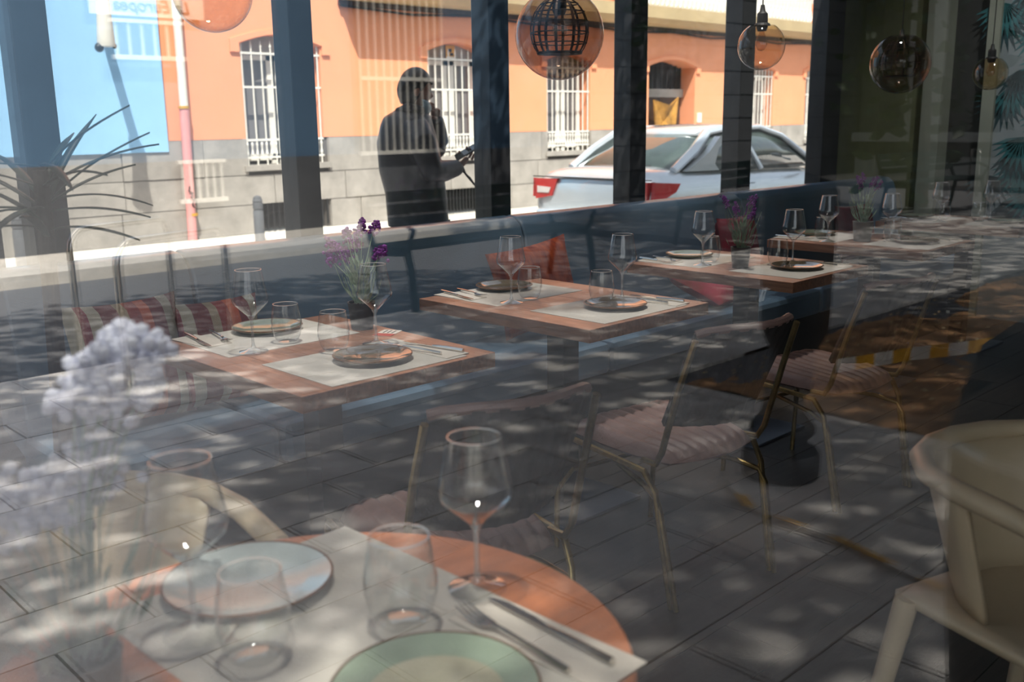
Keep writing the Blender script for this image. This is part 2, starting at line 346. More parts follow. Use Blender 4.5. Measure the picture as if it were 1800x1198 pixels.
# ================================================================== building across the side street
WY = 11.4
bd = thing('apartment_building', 'orange apartment building with grey stone base and barred arched windows across the street', 'building', (0, WY, 0))
def L(y): return y-WY
ops = [(6.42, 7.58, .86, 2.36), (9.4, 10.5, .86, 2.38), (11.87, 12.92, .86, 2.32), (14.5, 15.9, 0, 2.3), (17.65, 18.65, .86, 2.3), (19.95, 20.95, .86, 2.3), (22.6, 23.6, .86, 2.3)]
edges = [2.8]+[v for o in ops for v in o[:2]]+[26]
for i in range(0, len(edges), 2): bx('wall_panel', 'orange', bd, edges[i], edges[i+1], 0, .4, 1.19, 6.5)
for k, (a, b2, z0, z1) in enumerate(ops):
    # arched head
    n = 10; arch = [(a+(b2-a)*t/n, z1-.02+.12*math.sin(PI*t/n)) for t in range(n+1)]
    MB().prism(arch+[(b2, 6.5), (a, 6.5)], 0, .4, 'Y').build('arch_panel', 'orange', bd)
    # raised plaster surround
    surr = [(a-.14, z1-.12), (a-.14, z1+.03)]+[(a-.14+(b2-a+.28)*t/n, z1+.03+.14*math.sin(PI*t/n)) for t in range(1, n)]+[(b2+.14, z1+.03), (b2+.14, z1-.12), (b2+.02, z1-.12)]+[(b2+.02-(b2-a+.04)*t/n, z1-.01+.12*math.sin(PI*t/n)) for t in range(n+1)]+[(a-.02, z1-.12)]
    MB().prism(surr, -.03, 0, 'Y').build('arch_moulding', 'orange', bd)
    if z0 > 0:
        w = bx('window', 'dark', bd, a, b2, .36, .4, z0, z1+.12)
        bx('lunette', 'stone', w, a, b2, .2, .24, z1-.14, z1+.12)
        m_ = (a+b2)/2
        for (p, q) in ((a+.04, m_-.02), (m_+.02, b2-.04)):
            MB().box(p, q, .2, .23, z0+.05, z0+.13).box(p, q, .2, .23, z1-.2, z1-.14).box(p, p+.09, .2, .23, z0, z1-.14).box(q-.09, q, .2, .23, z0, z1-.14).build('casement', 'white', w)
            bx('pane', 'pane', w, p+.09, q-.09, .215, .225, z0+.1, z1-.18)
        bx('sill', 'stone', w, a-.06, b2+.06, -.06, .2, z0-.07, z0)
        nb = 9; bar = None
        for j in range(nb):
            x = a+.03+(b2-a-.06)*j/(nb-1)
            if bar is None: bar = MB().tube([(0, .03, z0-.02), (0, .03, z1-.05)], .011, 5).lathe([(.018, 0), (.008, .05), (0, .09)], 4, Tm((0, .03, z1-.05))).build('grille_bar', 'white', w); ob = bar
            else: ob = bar.copy(); C.objects.link(ob)
            ob.location = (x, 0, 0)
        for zz in (z0+.08, z0+.3, z0+.95, z1-.14): bx('grille_rail', 'white', w, a, b2, .02, .04, zz, zz+.025)
        g = MB()
        for j in range(nb*2-1):
            x = a+.03+(b2-a-.06)*j/(nb*2-2); g.lathe([(.006, 0), (.02, .05), (.008, .11), (.018, .17), (.006, .2)], 5, Tm((x, .03, z0+.09)))
        tag(g.build('grille_balusters', 'white', w), kind='stuff')
    else:
        w = bx('doorway', 'dark', bd, a, b2, .36, .4, 0, z1+.12)
        bx('door_leaf', 'door', w, a+.05, (a+b2)/2-.01, .3, .34, 0, 1.75); bx('door_leaf', 'door', w, (a+b2)/2+.01, b2-.05, .3, .34, 0, 1.75)
        bx('transom', 'stone', w, a, b2, .27, .35, 1.75, 1.9)
        g = MB()
        for j in range(10): g.box(a+.05+j*(b2-a-.1)/9-.01, a+.05+j*(b2-a-.1)/9+.01, .3, .32, 1.9, z1+.05)
        g.build('transom_bars', 'iron', w)
        MB().add([(a+.35, .1, 1.15), (a+.95, .1, 1.2), (a+1.05, .12, 1.75), (a+.75, .08, 1.6), (a+.3, .12, 1.7), (a+.7, .2, 1.3)], [(0, 1, 5), (1, 2, 5), (2, 3, 5), (3, 4, 5), (4, 0, 5)]).build('gilt_drape', 'gold', w, solid=.02)
q = at(791, 92, Y=WY+.18); ys = bx('notice', 'yellow', bd, q.x-.085, q.x+.085, .17, .185, q.z-.1, q.z+.1)
bx('notice_mark', 'graf', ys, q.x-.05, q.x+.02, .166, .171, q.z+.0, q.z+.05); bx('notice_mark', 'graf', ys, q.x-.01, q.x+.05, .166, .171, q.z-.05, q.z-.01); bx('notice_strip', 'white', ys, q.x-.08, q.x+.08, .166, .171, q.z-.095, q.z-.06)
bx('house_number', 'white', bd, 15.99, 16.12, -.02, 0, 1.28, 1.46)
# stone plinth in blocks
rows = [(0, .37), (.37, .74), (.74, 1.19)]; rr = random.Random(4)
bx('plinth_core', 'joint', bd, 2.8, 6.38, .02, .38, 0, 1.19)
for i in range(2, len(edges), 2): bx('plinth_core', 'joint', bd, edges[i]-.0, edges[i+1], .02, .38, 0, 1.19)
for a, b2, z0, z1 in ops:
    if z0 > 0: bx('plinth_core', 'joint', bd, a, b2, .03, .38, .45, .79)
vents = [(6.45, 7.62), (9.6, 10.5), (12.0, 12.9), (17.7, 18.6), (20.0, 20.9)]
for ri, (z0, z1) in enumerate(rows):
    x = 2.8
    while x < 26:
        e = x+rr.uniform(.8, 1.35)
        segs = [(x, min(e, 26))]
        blk = [(o[0], o[1]) for o in ops if (o[2] < z1-.2 and (ri == 2 or o[2] == 0))]
        if ri == 0: blk += vents
        for (p, q) in blk:
            ns = []
            for (s0, s1) in segs:
                if s1 <= p or s0 >= q: ns.append((s0, s1))
                else:
                    if s0 < p-.05: ns.append((s0, p))
                    if s1 > q+.05: ns.append((q, s1))
            segs = ns
        for s0, s1 in segs:
            if s1-s0 > .06: bx('stone_block', 'stone', bd, s0+.006, s1-.006, -.02-rr.uniform(0, .012), .3, z0+.005, z1-.005)
        x = e
for p, q in vents:
    v = bx('basement_vent', 'dark', bd, p, q, .12, .14, .04, .38); g = MB()
    for j in range(14): g.box(p+(q-p)*(j+.5)/14-.012, p+(q-p)*(j+.5)/14+.012, .0, .02, .04, .38)
    g.build('vent_bars', 'mustard' if p < 0 else 'iron', v)
# blue hoarding, drainpipe, lantern, cornice
bx('blue_panel', 'bluewall', bd, 3.0, 5.37, -.05, -.021, 1.065, 4.2)
pp = MB().tube([(5.6, -.1, 2.95+3), (5.58, -.1, 1.55)], .05, 12).build('drainpipe', 'white', bd, smooth=True)
MB().tube([(5.58, -.1, 1.56), (5.55, -.1, 0)], .056, 12).build('drainpipe', 'pink', bd, smooth=True)
for zz, m_ in ((1.56, 'mustard'), (.3, 'mustard')): MB().tube([(5.575, -.1, zz), (5.575, -.1, zz+.03)], .064, 12).build('pipe_clamp', m_, bd)
sq = [(5.54, -.162, .66), (5.52, -.165, .6), (5.57, -.165, .58), (5.54, -.165, .52), (5.58, -.165, .5), (5.55, -.165, .44), (5.58, -.165, .4)]
MB().tube(sq, .008, 4).build('scribble', 'graf', bd)
MB().prism([(0, 2.95), (-.28, 2.97), (-.42, 3.05), (-.45, 3.24), (0, 3.24)], 7.9, 26, 'X').build('cornice', 'cornice', bd)
MB().tube([(7.9+i*1.2, -.05, 2.88-.05*(i % 2)) for i in range(15)], .018, 5).build('cable', 'cord', bd)
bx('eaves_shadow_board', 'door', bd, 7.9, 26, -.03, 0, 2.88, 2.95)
for seg in ((13.2, 16.6), (16.9, 19.4), (19.8, 24)):
    r_ = bx('balcony_rail', 'white', bd, seg[0], seg[1], -.42, -.39, 4.1, 4.16); g = MB(); x = seg[0]+.06
    while x < seg[1]:
        g.tube([(x+.055*math.cos(t*PI/4), -.405, 3.5+.055*math.sin(t*PI/4)*2-.13) for t in range(8)], .012, 4, closed=True)
        g.tube([(x, -.405, 3.24), (x, -.405, 4.12)], .008, 4); g.tube([(x+.07, -.405, 3.62), (x+.02, -.405, 3.8), (x+.1, -.405, 3.95)], .012, 4); x += .13
    g.build('balcony_ironwork', 'white', r_); bx('balcony_panel', 'white', r_, seg[0], seg[1], -.36, -.34, 3.24, 4.0)
lamp = thing('street_lantern', 'white tapered street lantern hanging on a bracket before the blue hoarding', 'lamp', (0, 0, 0))
LY = 10.55; p = at(187, 82, Y=LY)
T_ = Tm((p.x, LY, p.z))
MB().lathe([(.0, 0), (.085, .0), (.09, .03), (.075, .26), (.062, .5), (0, .5)], 14, T_ @ Tm(ry=.02)).build('shade', 'white', lamp, smooth=True)
MB().ball((p.x-.075, LY, p.z-.01), .05).ball((p.x+.085, LY, p.z+.01), .028).build('cap', 'iron', lamp, smooth=True)
qw = at(184, 60, Y=WY-.06); MB().lathe([(0, .49), (.08, .49), (.08, .54), (0, .56)], 14, T_).tube([(p.x, LY, p.z+.55), (qw.x, WY-.06, qw.z)], .05, 8).build('bracket', 'iron', lamp, smooth=True)

# the same street beyond the corner, seen in the glass
b2_ = thing('corner_building', 'pale blue-grey corner building with white barred windows', 'building', (0, WY, 0))
bx('wall_panel', 'facade_shaded', b2_, mir(12.2), 2.8, 0, .4, .95, 6.5); bx('plinth', 'darkstone', b2_, mir(12.2), 2.8, -.03, .4, 0, .95)
for (xa, xb, za, zb) in ((4.85, 5.6, 2.15, 2.5), (5.5, 6.0, .5, .92), (8.15, 9.6, .98, 3.2)):
    p0, p1 = mir(xb), mir(xa); w = bx('window', 'dark' if za > 1.1 else 'darkstone', b2_, p0, p1, -.04, -.031, za, zb); g = MB()
    n = max(5, int((xb-xa)/.13))
    for j in range(n+1): g.tube([(p0+(p1-p0)*j/n, -.09, za), (p0+(p1-p0)*j/n, -.09, zb)], .017, 5)
    g.box(p0-.06, p1+.06, -.12, -.06, za-.05, za).box(p0-.06, p1+.06, -.12, -.06, zb, zb+.04)
    if zb-za > 1: g.box(p0, p1, -.11, -.07, za+.95, za+1.0)
    g.build('window_grille', 'white', w)
bx('sign_board', 'white', b2_, mir(5.95), mir(4.6), -.06, -.04, 2.58, 3.1)
tx = bpy.data.curves.new('sign', 'FONT'); tx.body = 'La Europea'; tx.size = .2; tx.extrude = .004; tx.shear = .2
tc_ = bpy.data.objects.new('text_curve', tx); C.objects.link(tc_); bpy.context.view_layer.update()
tm = bpy.data.meshes.new_from_object(tc_.evaluated_get(bpy.context.evaluated_depsgraph_get())); bpy.data.objects.remove(tc_)
to = bpy.data.objects.new('shop_lettering', tm); C.objects.link(to); to.location = (mir(5.78), -.065, 2.635); to.rotation_euler = (PI/2, 0, 0); to.parent = b2_; tm.materials.clear(); tm.materials.append(M['ink'])
b3 = thing('stone_building', 'dark grey rusticated stone building behind the trees', 'building', (0, WY, 0))
for k in range(15):
    bx('stone_course', 'darkstone', b3, mir(26), mir(12.2), 0, .4, k*.45+.012, (k+1)*.45-.012)
bx('wall_core', 'dark', b3, mir(26), mir(12.2), .04, .4, 0, 6.8)
b4 = thing('pale_building', 'pale building with grey piers and a white ledge across the square', 'building', (-22, 0, 0))
bx('wall_panel', 'far_dark', b4, -.6, 0, -10, 11.3, 0, 9)
for k in range(10): bx('pier', 'far_wall', b4, 0, .2, -9.5+k*2.1, -8.75+k*2.1, .95, 5.5)
bx('ledge', 'far_wall', b4, 0, .35, -10, 11.3, .78, .98); bx('plinth', 'far_wall', b4, 0, .12, -10, 11.3, 0, .45)

# ================================================================== street furniture and trees on the pavement (seen in the glass)
fo = thing('drinking_fountain', 'black cast-iron street fountain on a stepped round base', 'fountain', (mir(3.33), 1.93, 0))
MB().lathe([(0, 0), (.145, 0), (.15, .03), (.15, .09), (.14, .105), (.10, .115), (.10, .15), (.125, .18), (.125, .20), (.085, .25), (.075, .34), (0, .34)], 28).build('base', 'iron', fo, smooth=True)
MB().lathe([(0, .34), (.075, .34), (.085, .5), (.125, .58), (.13, .62), (.135, 1.1), (.12, 1.14), (0, 1.18)], 20, Tm((-.02, -.02, 0))).build('column', 'iron', fo, smooth=True)
MB().tube([(.1, 0, .75), (.19, .0, .76), (.21, 0, .72)], .014, 8).build('spout', 'steel', fo, smooth=True)
def tape_strip(name, pts, w, label):
    """ribbon of barrier tape, white and yellow lengths alternate"""
    t = thing(name, label, 'tape', (0, 0, 0)); P = [Vector(p) for p in pts]; A = MB(); B = MB(); d = 0
    for i in range(len(P)-1):
        seg = (P[i+1]-P[i]); n = max(1, int(seg.length/.1))
        for k in range(n):
            a = P[i]+seg*(k/n); b = P[i]+seg*((k+1)/n); h = Vector((0, 0, w)) if w > .06 else Vector((.02, .045, .006))
            (A if int(d/.1) % 2 else B).add([a, b, b+h, a+h], [(0, 1, 2, 3)]); d += seg.length/n
    A.build('yellow_band', 'yellow', t, solid=.002); B.build('white_band', 'tapew', t, solid=.002)
def G(x, y, z=0): q = at(x, y, Z=z); return (mir(q.x), q.y, z)
tape_strip('barrier_tape', [G(1300, 850, .012), G(1330, 893, .012), G(1480, 945, .012), G(1640, 1020, .012), G(1800, 1090, .012)], .03, 'yellow and white barrier tape lying on the paving')
tape_strip('barrier_tape', [G(1470, 655, .1), G(1600, 633, .12), G(1700, 622, .14), G(1810, 606, .16), G(1900, 600, .2)], .07, 'yellow and white barrier tape strung over the bare soil')
bn = thing('operator_stand_in', 'black round-topped stand-in for the reflected silhouette of the camera operator', 'stand-in', (mir(1.95), .53, 0))  # added shape standing in for the camera operator's dark reflection
MB().lathe([(0, 0), (.13, 0), (.16, .1), (.20, .5), (.21, .8), (.17, .95), (.09, 1.02), (0, 1.04)], 24).build('body', 'iron', bn, smooth=True)
MB().tube([(.21*math.cos(a*PI/8), .21*math.sin(a*PI/8), .78) for a in range(16)], .012, 6, closed=True).build('band', 'steel', bn)
rk = thing('bike_rack', 'grey steel hoop bike rack by the kerb', 'bike rack', (0, 0, 0))
def hoop(a, b, z, r=.02):
    a, b = Vector(a), Vector(b); d = (b-a); L_ = d.length; d.normalize(); c = .12; pts = [a, a+Vector((0, 0, z-c))]
    for k in range(1, 5): t = k*PI/8; pts.append(a+d*c*(1-math.cos(t))+Vector((0, 0, z-c+c*math.sin(t))))
    for k in range(1, 5): t = PI/2-k*PI/8; pts.append(b-d*c*(1-math.cos(t))+Vector((0, 0, z-c+c*math.sin(t))))
    pts.append(b); return MB().tube(pts, r, 10)
hoop((0, 0, 0), (.85, 0, 0), .78).build('hoop', 'steel', rk, smooth=True)
R_ = Once(rk); rk['group'] = 'hoop bike racks along the pavement'
for (x, y, a) in ((2.18, 6.0, 155), (2.1, 5.15, 158), (17.3, 6.6, 150)): R_.put((mir(x), y, 0), math.radians(a), 'grey steel hoop bike rack '+('nearest the kerb', 'nearest the dining room', 'far off on the square')[((2.18, 2.1, 17.3).index(x))])
be = thing('street_bench', 'park bench with dark green cast-iron ends and wooden slats', 'bench', (mir(4.5), 5.7, 0), group='benches on the pavement')
be['label'] = 'dark green park bench nearest the bike racks'
for xx in (0, -2.0):
    MB().tube([(xx, -.02, 0), (xx, .02, .3), (xx, .06, .44), (xx, .45, .40), (xx, .52, 0)], [.028, .03, .04, .035, .026], 8).tube([(xx, .45, .4), (xx, .56, .62), (xx, .62, .82)], .026, 8)\
      .tube([(xx, .05, .44), (xx, -.02, .6), (xx, .12, .66), (xx, .5, .62)], .022, 8).build('bench_end', 'green_plastic', be, smooth=True)
for k in range(4): bx('slat', 'green_plastic', be, -2.05, .05, .06+k*.1, .14+k*.1, .445, .47)
for k in range(3): bx('slat', 'green_plastic', be, -2.05, .05, .53+k*.03, .555+k*.03, .56+k*.1, .64+k*.1)
dup(be, (mir(9.0), 6.1, 0), math.radians(-8), 'dark green park bench in the middle of the pavement'); dup(be, (mir(13.4), 5.9, 0), math.radians(4), 'dark green park bench farthest along the pavement')
def tree(x, y, h, rc, n, label, seed, drop=0):
    t = thing('street_tree', label, 'tree', (x, y, 0), group='trees over the pavement'); r = random.Random(seed)
    MB().tube([(0, 0, 0), (.05, .03, h*.3), (0, .1, h*.65), (.1, .1, h)], [.17, .13, .1, .04], 10).build('trunk', 'bark', t, smooth=True)
    g = MB()
    for k in range(9):
        a = k*2.4; g.tube([(0, .08, h*.55), (math.cos(a)*rc*.4, math.sin(a)*rc*.4, h*.75), (math.cos(a)*rc*.85, math.sin(a)*rc*.85, h*.85+.5*math.sin(k))], [.06, .04, .012], 5)
    g.build('branches', 'bark', t)
    g = MB()
    for k in range(n):
        while True:
            p = Vector((r.uniform(-1, 1), r.uniform(-1, 1), r.uniform(-1, 1)))
            if .15 < p.length < 1: break
        cl = Vector((math.sin(p.x*7+seed), math.sin(p.y*7+1), math.sin(p.z*6)))
        if cl.x*cl.y*cl.z > .25: continue
        c = Vector((p.x*rc, p.y*rc, h+p.z*rc*.62-drop*max(0, 1-p.length)))
        s = r.uniform(.09, .15); E_ = Euler((r.uniform(0, 3), r.uniform(0, 3), r.uniform(0, 6))).to_matrix()
        g.add([c+E_ @ Vector(q)*s for q in ((-1, 0, 0), (-.2, .5, .1), (1, 0, 0), (-.2, -.5, .1))], [(0, 1, 2, 3)])
    tag(g.build('foliage', 'leaf', t), kind='stuff')
tree(mir(6.6), .9, 7.0, 4.2, 15000, 'leafy street tree standing in the soil bed', 1)
tree(mir(2.9), -2.4, 6.6, 4.2, 10000, 'leafy street tree nearest the dining room', 6)
tree(mir(12.5), .6, 7.2, 4.2, 7500, 'leafy street tree in the middle of the square', 7)
tree(mir(15.0), 6.6, 7.0, 4.0, 11000, 'leafy street tree at the kerb near the corner', 2)
tree(mir(17.0), 2.2, 3.6, 2.3, 8000, 'low leafy tree on the far side of the square', 3)
g = MB(); rr = random.Random(8)                 # low twig with broad leaves
tw = thing('leafy_branch', 'low hanging branch with broad dark leaves', 'branch', (0, 0, 0))
for (px, py, X_) in ((1530, 110, 5.5), (1600, 150, 5.6), (1690, 150, 5.2), (1140, 80, 4.6), (1185, 40, 4.8)):
    q = at(px, py, X=X_); g.tube([(mir(q.x), q.y, q.z+1.5), (mir(q.x)+.1, q.y+.05, q.z+.5), (mir(q.x), q.y, q.z-.1)], .008, 4)
    for k in range(42):
        c = Vector((mir(q.x)+rr.gauss(0, .16), q.y+rr.gauss(0, .16), q.z+rr.gauss(.15, .28))); s = rr.uniform(.04, .07); E_ = Euler((rr.uniform(-.6, .6)+1.2, rr.uniform(-.5, .5), rr.uniform(0, 6))).to_matrix()
        g.add([c+E_ @ Vector(v)*s for v in ((-1, 0, 0), (-.3, .45, .1), (.3, .4, .1), (1, 0, -.1), (.3, -.4, .1), (-.3, -.45, .1))], [(0, 1, 2, 3, 4, 5)])
tag(g.build('leaves', 'leaf', tw), kind='stuff')

# ================================================================== parked car
car = thing('car', 'silver saloon car parked in the side street, seen from behind', 'car', (7.75, 6.85, -.12), 0)
def loft(secs, name, m, par, **k):
    mb = MB(); n = len(secs[0]); vs = [p for s_ in secs for p in s_]
    fs = [(i*n+j, (i+1)*n+j, (i+1)*n+(j+1) % n, i*n+(j+1) % n) for i in range(len(secs)-1) for j in range(n)]
    fs += [tuple(range(n))[::-1], tuple(range((len(secs)-1)*n, len(secs)*n))]
    return mb.add(vs, fs).build(name, m, par, **k)
def ring(x, w, zb, zt, crown=.03, t=.88):
    h = [(0, zb), (w*.85, zb), (w*.98, zb+.12), (w, (zb+zt)/2), (w*.975, zt-.12), (w*t, zt-.015), (w*.5, zt+crown*.8), (0, zt+crown)]
    return [(x, y, z) for y, z in h]+[(x, -y, z) for y, z in h[-2:0:-1]]
secs = [ring(0, .78, .36, .84), ring(.05, .81, .28, .95), ring(.2, .83, .22, .985), ring(.6, .835, .2, .99), ring(1.1, .84, .2, .97), ring(2.0, .84, .2, .95), ring(3.0, .84, .2, .93), ring(3.4, .83, .2, .88), ring(3.9, .78, .22, .78), ring(4.12, .66, .3, .62)]
loft(secs, 'body', 'carpaint', car, smooth='all', subs=1)
def gr(x, w0, w1, z0, z1): return [(x, w0, z0), (x, w1, z1), (x, w1*.6, z1+.03), (x, 0, z1+.04), (x, -w1*.6, z1+.03), (x, -w1, z1), (x, -w0, z0)]
# greenhouse: glass body with silver roof skin and pillars on it
loft([gr(.55, .70, .66, .96, .99), gr(.85, .74, .66, .95, 1.14), gr(1.15, .76, .60, .94, 1.3), gr(1.55, .77, .58, .93, 1.36), gr(2.2, .77, .59, .93, 1.365), gr(2.6, .77, .6, .92, 1.29), gr(3.0, .76, .68, .92, 1.06), gr(3.25, .74, .7, .9, .95)], 'windows', 'carglass', car, smooth='all')
loft([[(x, w, z), (x, w*.6, z+.03), (x, 0, z+.04), (x, -w*.6, z+.03), (x, -w, z), (x, 0, z-.02)] for x, w, z in ((1.12, .60, 1.31), (1.3, .6, 1.35), (1.6, .6, 1.385), (2.1, .61, 1.39), (2.5, .62, 1.34), (2.62, .62, 1.31))], 'roof', 'carpaint', car, smooth='all')
for s_ in (1, -1):
    MB().tube([(.5, .70*s_, .97), (.85, .69*s_, 1.16), (1.18, .61*s_, 1.34)], [.045, .05, .05], 8).build('pillar', 'carpaint', car, smooth=True)
    MB().tube([(1.15, .61*s_, 1.33), (1.6, .60*s_, 1.38), (2.2, .605*s_, 1.385), (2.62, .63*s_, 1.29), (3.0, .70*s_, 1.08), (3.3, .74*s_, .93)], .03, 8).build('roof_rail', 'carpaint', car, smooth=True)
    MB().prism([(.62, .96), (1.0, 1.14), (1.2, 1.3), (1.32, 1.3), (1.18, 1.18), (1.12, 1.02), (1.2, .95)], .775*s_, .70*s_, 'Y').build('quarter_panel', 'carpaint', car)
    MB().tube([(2.0, .78*s_, .93), (1.92, .68*s_, 1.15), (1.75, .605*s_, 1.37)], .028, 8).build('door_pillar', 'carpaint', car, smooth=True)
    tl = MB().prism([(.76*s_, .66), (.77*s_, .88), (.44*s_, .88), (.52*s_, .70)], -.012, .06, 'X').prism([(0.02, .68), (0.03, .88), (.45, .85), (.38, .77), (.2, .71)], .79*s_, .832*s_, 'Y').build('tail_lamp', 'red', car)
    MB().prism([(.73*s_, .73), (.73*s_, .80), (.53*s_, .79), (.56*s_, .73)], -.018, .0, 'X').build('reversing_lamp', 'lampw', tl)
    MB().ball((2.98, .96*s_, .98), .085, 8, .9, 1.1, .85).tube([(3.0, .8*s_, .93), (2.98, .92*s_, .95)], .025, 6).build('side_mirror', 'carpaint', car, smooth=True)
    MB().tube([(1.55, .855*s_, .8), (1.75, .86*s_, .8)], .014, 6).build('door_handle', 'carpaint', car)
    for xw in (.72, 3.3):
        w = MB().lathe([(0, -.09), (.28, -.09), (.31, -.06), (.31, .06), (.28, .09), (0, .09)], 24, Tm((xw, .76*s_, .31), rx=PI/2)).build('wheel', 'tyre', car, smooth=True)
        MB().lathe([(0, -.1), (.19, -.1), (.2, .1), (0, .1)], 16, Tm((xw, .765*s_, .31), rx=PI/2)).build('hub_cap', 'steel', w)
MB().box(-.07, -.05, -.26, .26, .42, .53).build('number_plate', 'white', car)
MB().box(-.008, .02, -.80, .80, .895, .905).build('boot_seam', 'trim', car)
MB().box(-.06, .1, -.72, .72, .36, .56).build('bumper', 'carpaint', car, bevel=.03)
MB().tube([(.44, -.1, .99), (.58, -.42, 1.01)], .012, 6).tube([(.42, -.05, .99), (.46, -.12, 1.03)], .02, 6).build('rear_wiper', 'trim', car)

# bollards on the far pavement
bo = thing('bollard', 'dark grey steel bollard on the far pavement, beside the drainpipe', 'bollard', (0, 0, 0), group='bollards on the far pavement')
MB().lathe([(0, 0), (.06, 0), (.06, .36), (.052, .37), (.052, .385), (.06, .39), (.06, .46), (.052, .465), (.06, .475), (.045, .53), (0, .55)], 16).build('post', 'darkstone', bo, smooth=True)
B_ = Once(bo)
B_.put((6.05, 10.58, 0)); B_.put((9.72, 10.6, 0), label='dark grey steel bollard on the far pavement, between the man and the black mullion')
B_.put((3.35, 10.58, 0), label='dark grey steel bollard at the left below the blue hoarding')

# ================================================================== man in the street
man = thing('person', 'man in a black jacket outside, one hand at his mouth, phone in the other', 'person', (3.93, 4.82, 0), 0)
# figure's local frame: facing +x-ish to the right and away from the lens
def skinned(name, joints, edges_, m, par, sub=2, root=0):
    me = bpy.data.meshes.new(name); me.from_pydata([j[:3] for j in joints], edges_, []); o = bpy.data.objects.new(name, me); C.objects.link(o); o.parent = par
    me.materials.append(M[m]); sk_ = o.modifiers.new('skin', 'SKIN'); sk_.use_smooth_shade = True; sk_.branch_smoothing = .6
    for i, j in enumerate(joints):
        d = me.skin_vertices[0].data[i]; d.radius = (j[3], j[4] if len(j) > 4 else j[3]); d.use_root = (i == root)
    q = o.modifiers.new('sub', 'SUBSURF'); q.levels = sub; q.render_levels = sub; return o
# measured in the plane of the man: image right = r direction, depth = f direction
rr_ = Vector((r0.x, r0.y, 0)); ff_ = Vector((fw.x, fw.y, 0)).normalized(); MO = Vector((3.93, 4.82, 0))
def mp(px, py, dz=0):                          # point of the man's figure at distance dz behind his own plane
    d = fw + rt*((px-900)/F_PX) - up*((py-599)/F_PX); t = (MO.dot(ff_)+dz)/d.dot(ff_); p = Vector((0, 0, CH))+d*t; return p-MO
def J(px, py, dz, r, r2=None): p = mp(px, py, dz); return (p.x, p.y, p.z, r, r2 or r)
def ground(px, dz): p = mp(px, 300, dz); return (p.x, p.y)
hip = J(733, 392, 0, .150, .12)
lk = ground(712, -.02); rk_ = ground(752, .12)
hip = J(737, 388, 0, .15)
jk = MB(); RG = [(186, 723, 20, .07), (196, 720, 30, .09), (205, 716, 42, .12), (220, 715, 47, .14), (250, 716, 54, .155), (300, 723, 57, .15), (340, 731, 54, .14), (398, 736, 54, .14)]
vs = []; N_ = 24
for (y_, x_, h_, dz_) in RG:
    c_ = mp(x_, y_, 0); hw = (mp(x_+h_, y_, 0)-c_).length
    for k in range(N_):
        a = 2*PI*k/N_; vs.append(tuple(c_+rr_*(hw*math.cos(a))+ff_*(dz_*math.sin(a))))
jk.add(vs, [(i_*N_+k, i_*N_+(k+1) % N_, (i_+1)*N_+(k+1) % N_, (i_+1)*N_+k) for i_ in range(len(RG)-1) for k in range(N_)]+[tuple(range(N_)), tuple(range((len(RG)-1)*N_, len(RG)*N_))[::-1]])
def limb(pts): jk.tube([mp(*p_[:3]) for p_ in pts], [p_[3] for p_ in pts], 14)
limb([(728, 222, -.08, .085), (742, 250, -.15, .088), (752, 282, -.17, .078), (760, 300, -.16, .07), (782, 300, -.06, .066), (806, 294, .03, .05)])
limb([(730, 225, .10, .085), (752, 240, .18, .07), (768, 262, .22, .062), (773, 250, .22, .06), (770, 228, .18, .054), (767, 208, .13, .045)])
for p_ in ((760, 300, -.16, .07), (768, 262, .22, .06)): jk.ball(tuple(mp(*p_[:3])), p_[3], 8)
jo = jk.build('jacket', 'jacket', man, smooth='all'); q_ = jo.modifiers.new('merge', 'REMESH'); q_.mode = 'VOXEL'; q_.voxel_size = .012; q_.use_smooth_shade = True
q_ = jo.modifiers.new('soft', 'SMOOTH'); q_.iterations = 6
hx, hy, hz = hip[:3]
legs = [(hx, hy, hz, .145), (hx-.09, hy-.05, hz-.12, .105), (hx-.10, hy-.06, .47, .075), (hx-.11, hy-.08, .1, .055), (hx+.09, hy+.06, hz-.12, .105), (hx+.12, hy+.07, .47, .075), (hx+.12, hy+.05, .1, .055)]
skinned('trousers', legs, [(0, 1), (1, 2), (2, 3), (0, 4), (4, 5), (5, 6)], 'trousers', man)
for (sx, sy) in ((hx-.11, hy-.08), (hx+.12, hy+.05)): skinned('shoe', [(sx-.02, sy-.02, .045, .045), (sx+.1, sy+.06, .04, .045, .04), (sx+.17, sy+.1, .035, .035, .03)], [(0, 1), (1, 2)], 'sole', man)
# head: skull, jaw, nose, ear, mask, hair
fd = (rr_*.80+ff_*.25).normalized()            # where he looks: right, slightly away, down
hc = mp(730, 158, 0); sd = Vector((-fd.y, fd.x, 0))
hm = Matrix(((fd.x, sd.x, 0, hc.x), (fd.y, sd.y, 0, hc.y), (0, 0, 1, hc.z), (0, 0, 0, 1))) @ Euler((0, .22, 0)).to_matrix().to_4x4()
def headfn(u, v):
    th = PI*u; ph = 2*PI*v; x = math.sin(th)*math.cos(ph); y = math.sin(th)*math.sin(ph); z = math.cos(th)
    X_ = x*.098*(1+.0*z); Y_ = y*.078; Z_ = z*.122
    if z < 0: X_ = X_*(1-.25*(-z)) + .018*(-z); Y_ *= 1-.22*(-z)
    if x > .85 and abs(y) < .35: X_ += .022*math.exp(-((z+.12)/.14)**2)*(1-abs(y)/.35)     # nose
    if x > .6: X_ -= .008*math.exp(-((z-.12)/.1)**2)*(1 if abs(abs(y)-.35) < .25 else .3)   # eye sockets
    if x > .7: X_ += .006*math.exp(-((z+.45)/.1)**2)                                         # lips
    return (X_, Y_, Z_)
hd = MB().grid(headfn, 28, 36, hm).build('head', 'skin', man, smooth='all')
MB().tube([(0, 0, -.09), (-.02, 0, -.17), (-.03, 0, -.22)], [.056, .054, .062], 12, hm).build('neck', 'skin', man, smooth=True)
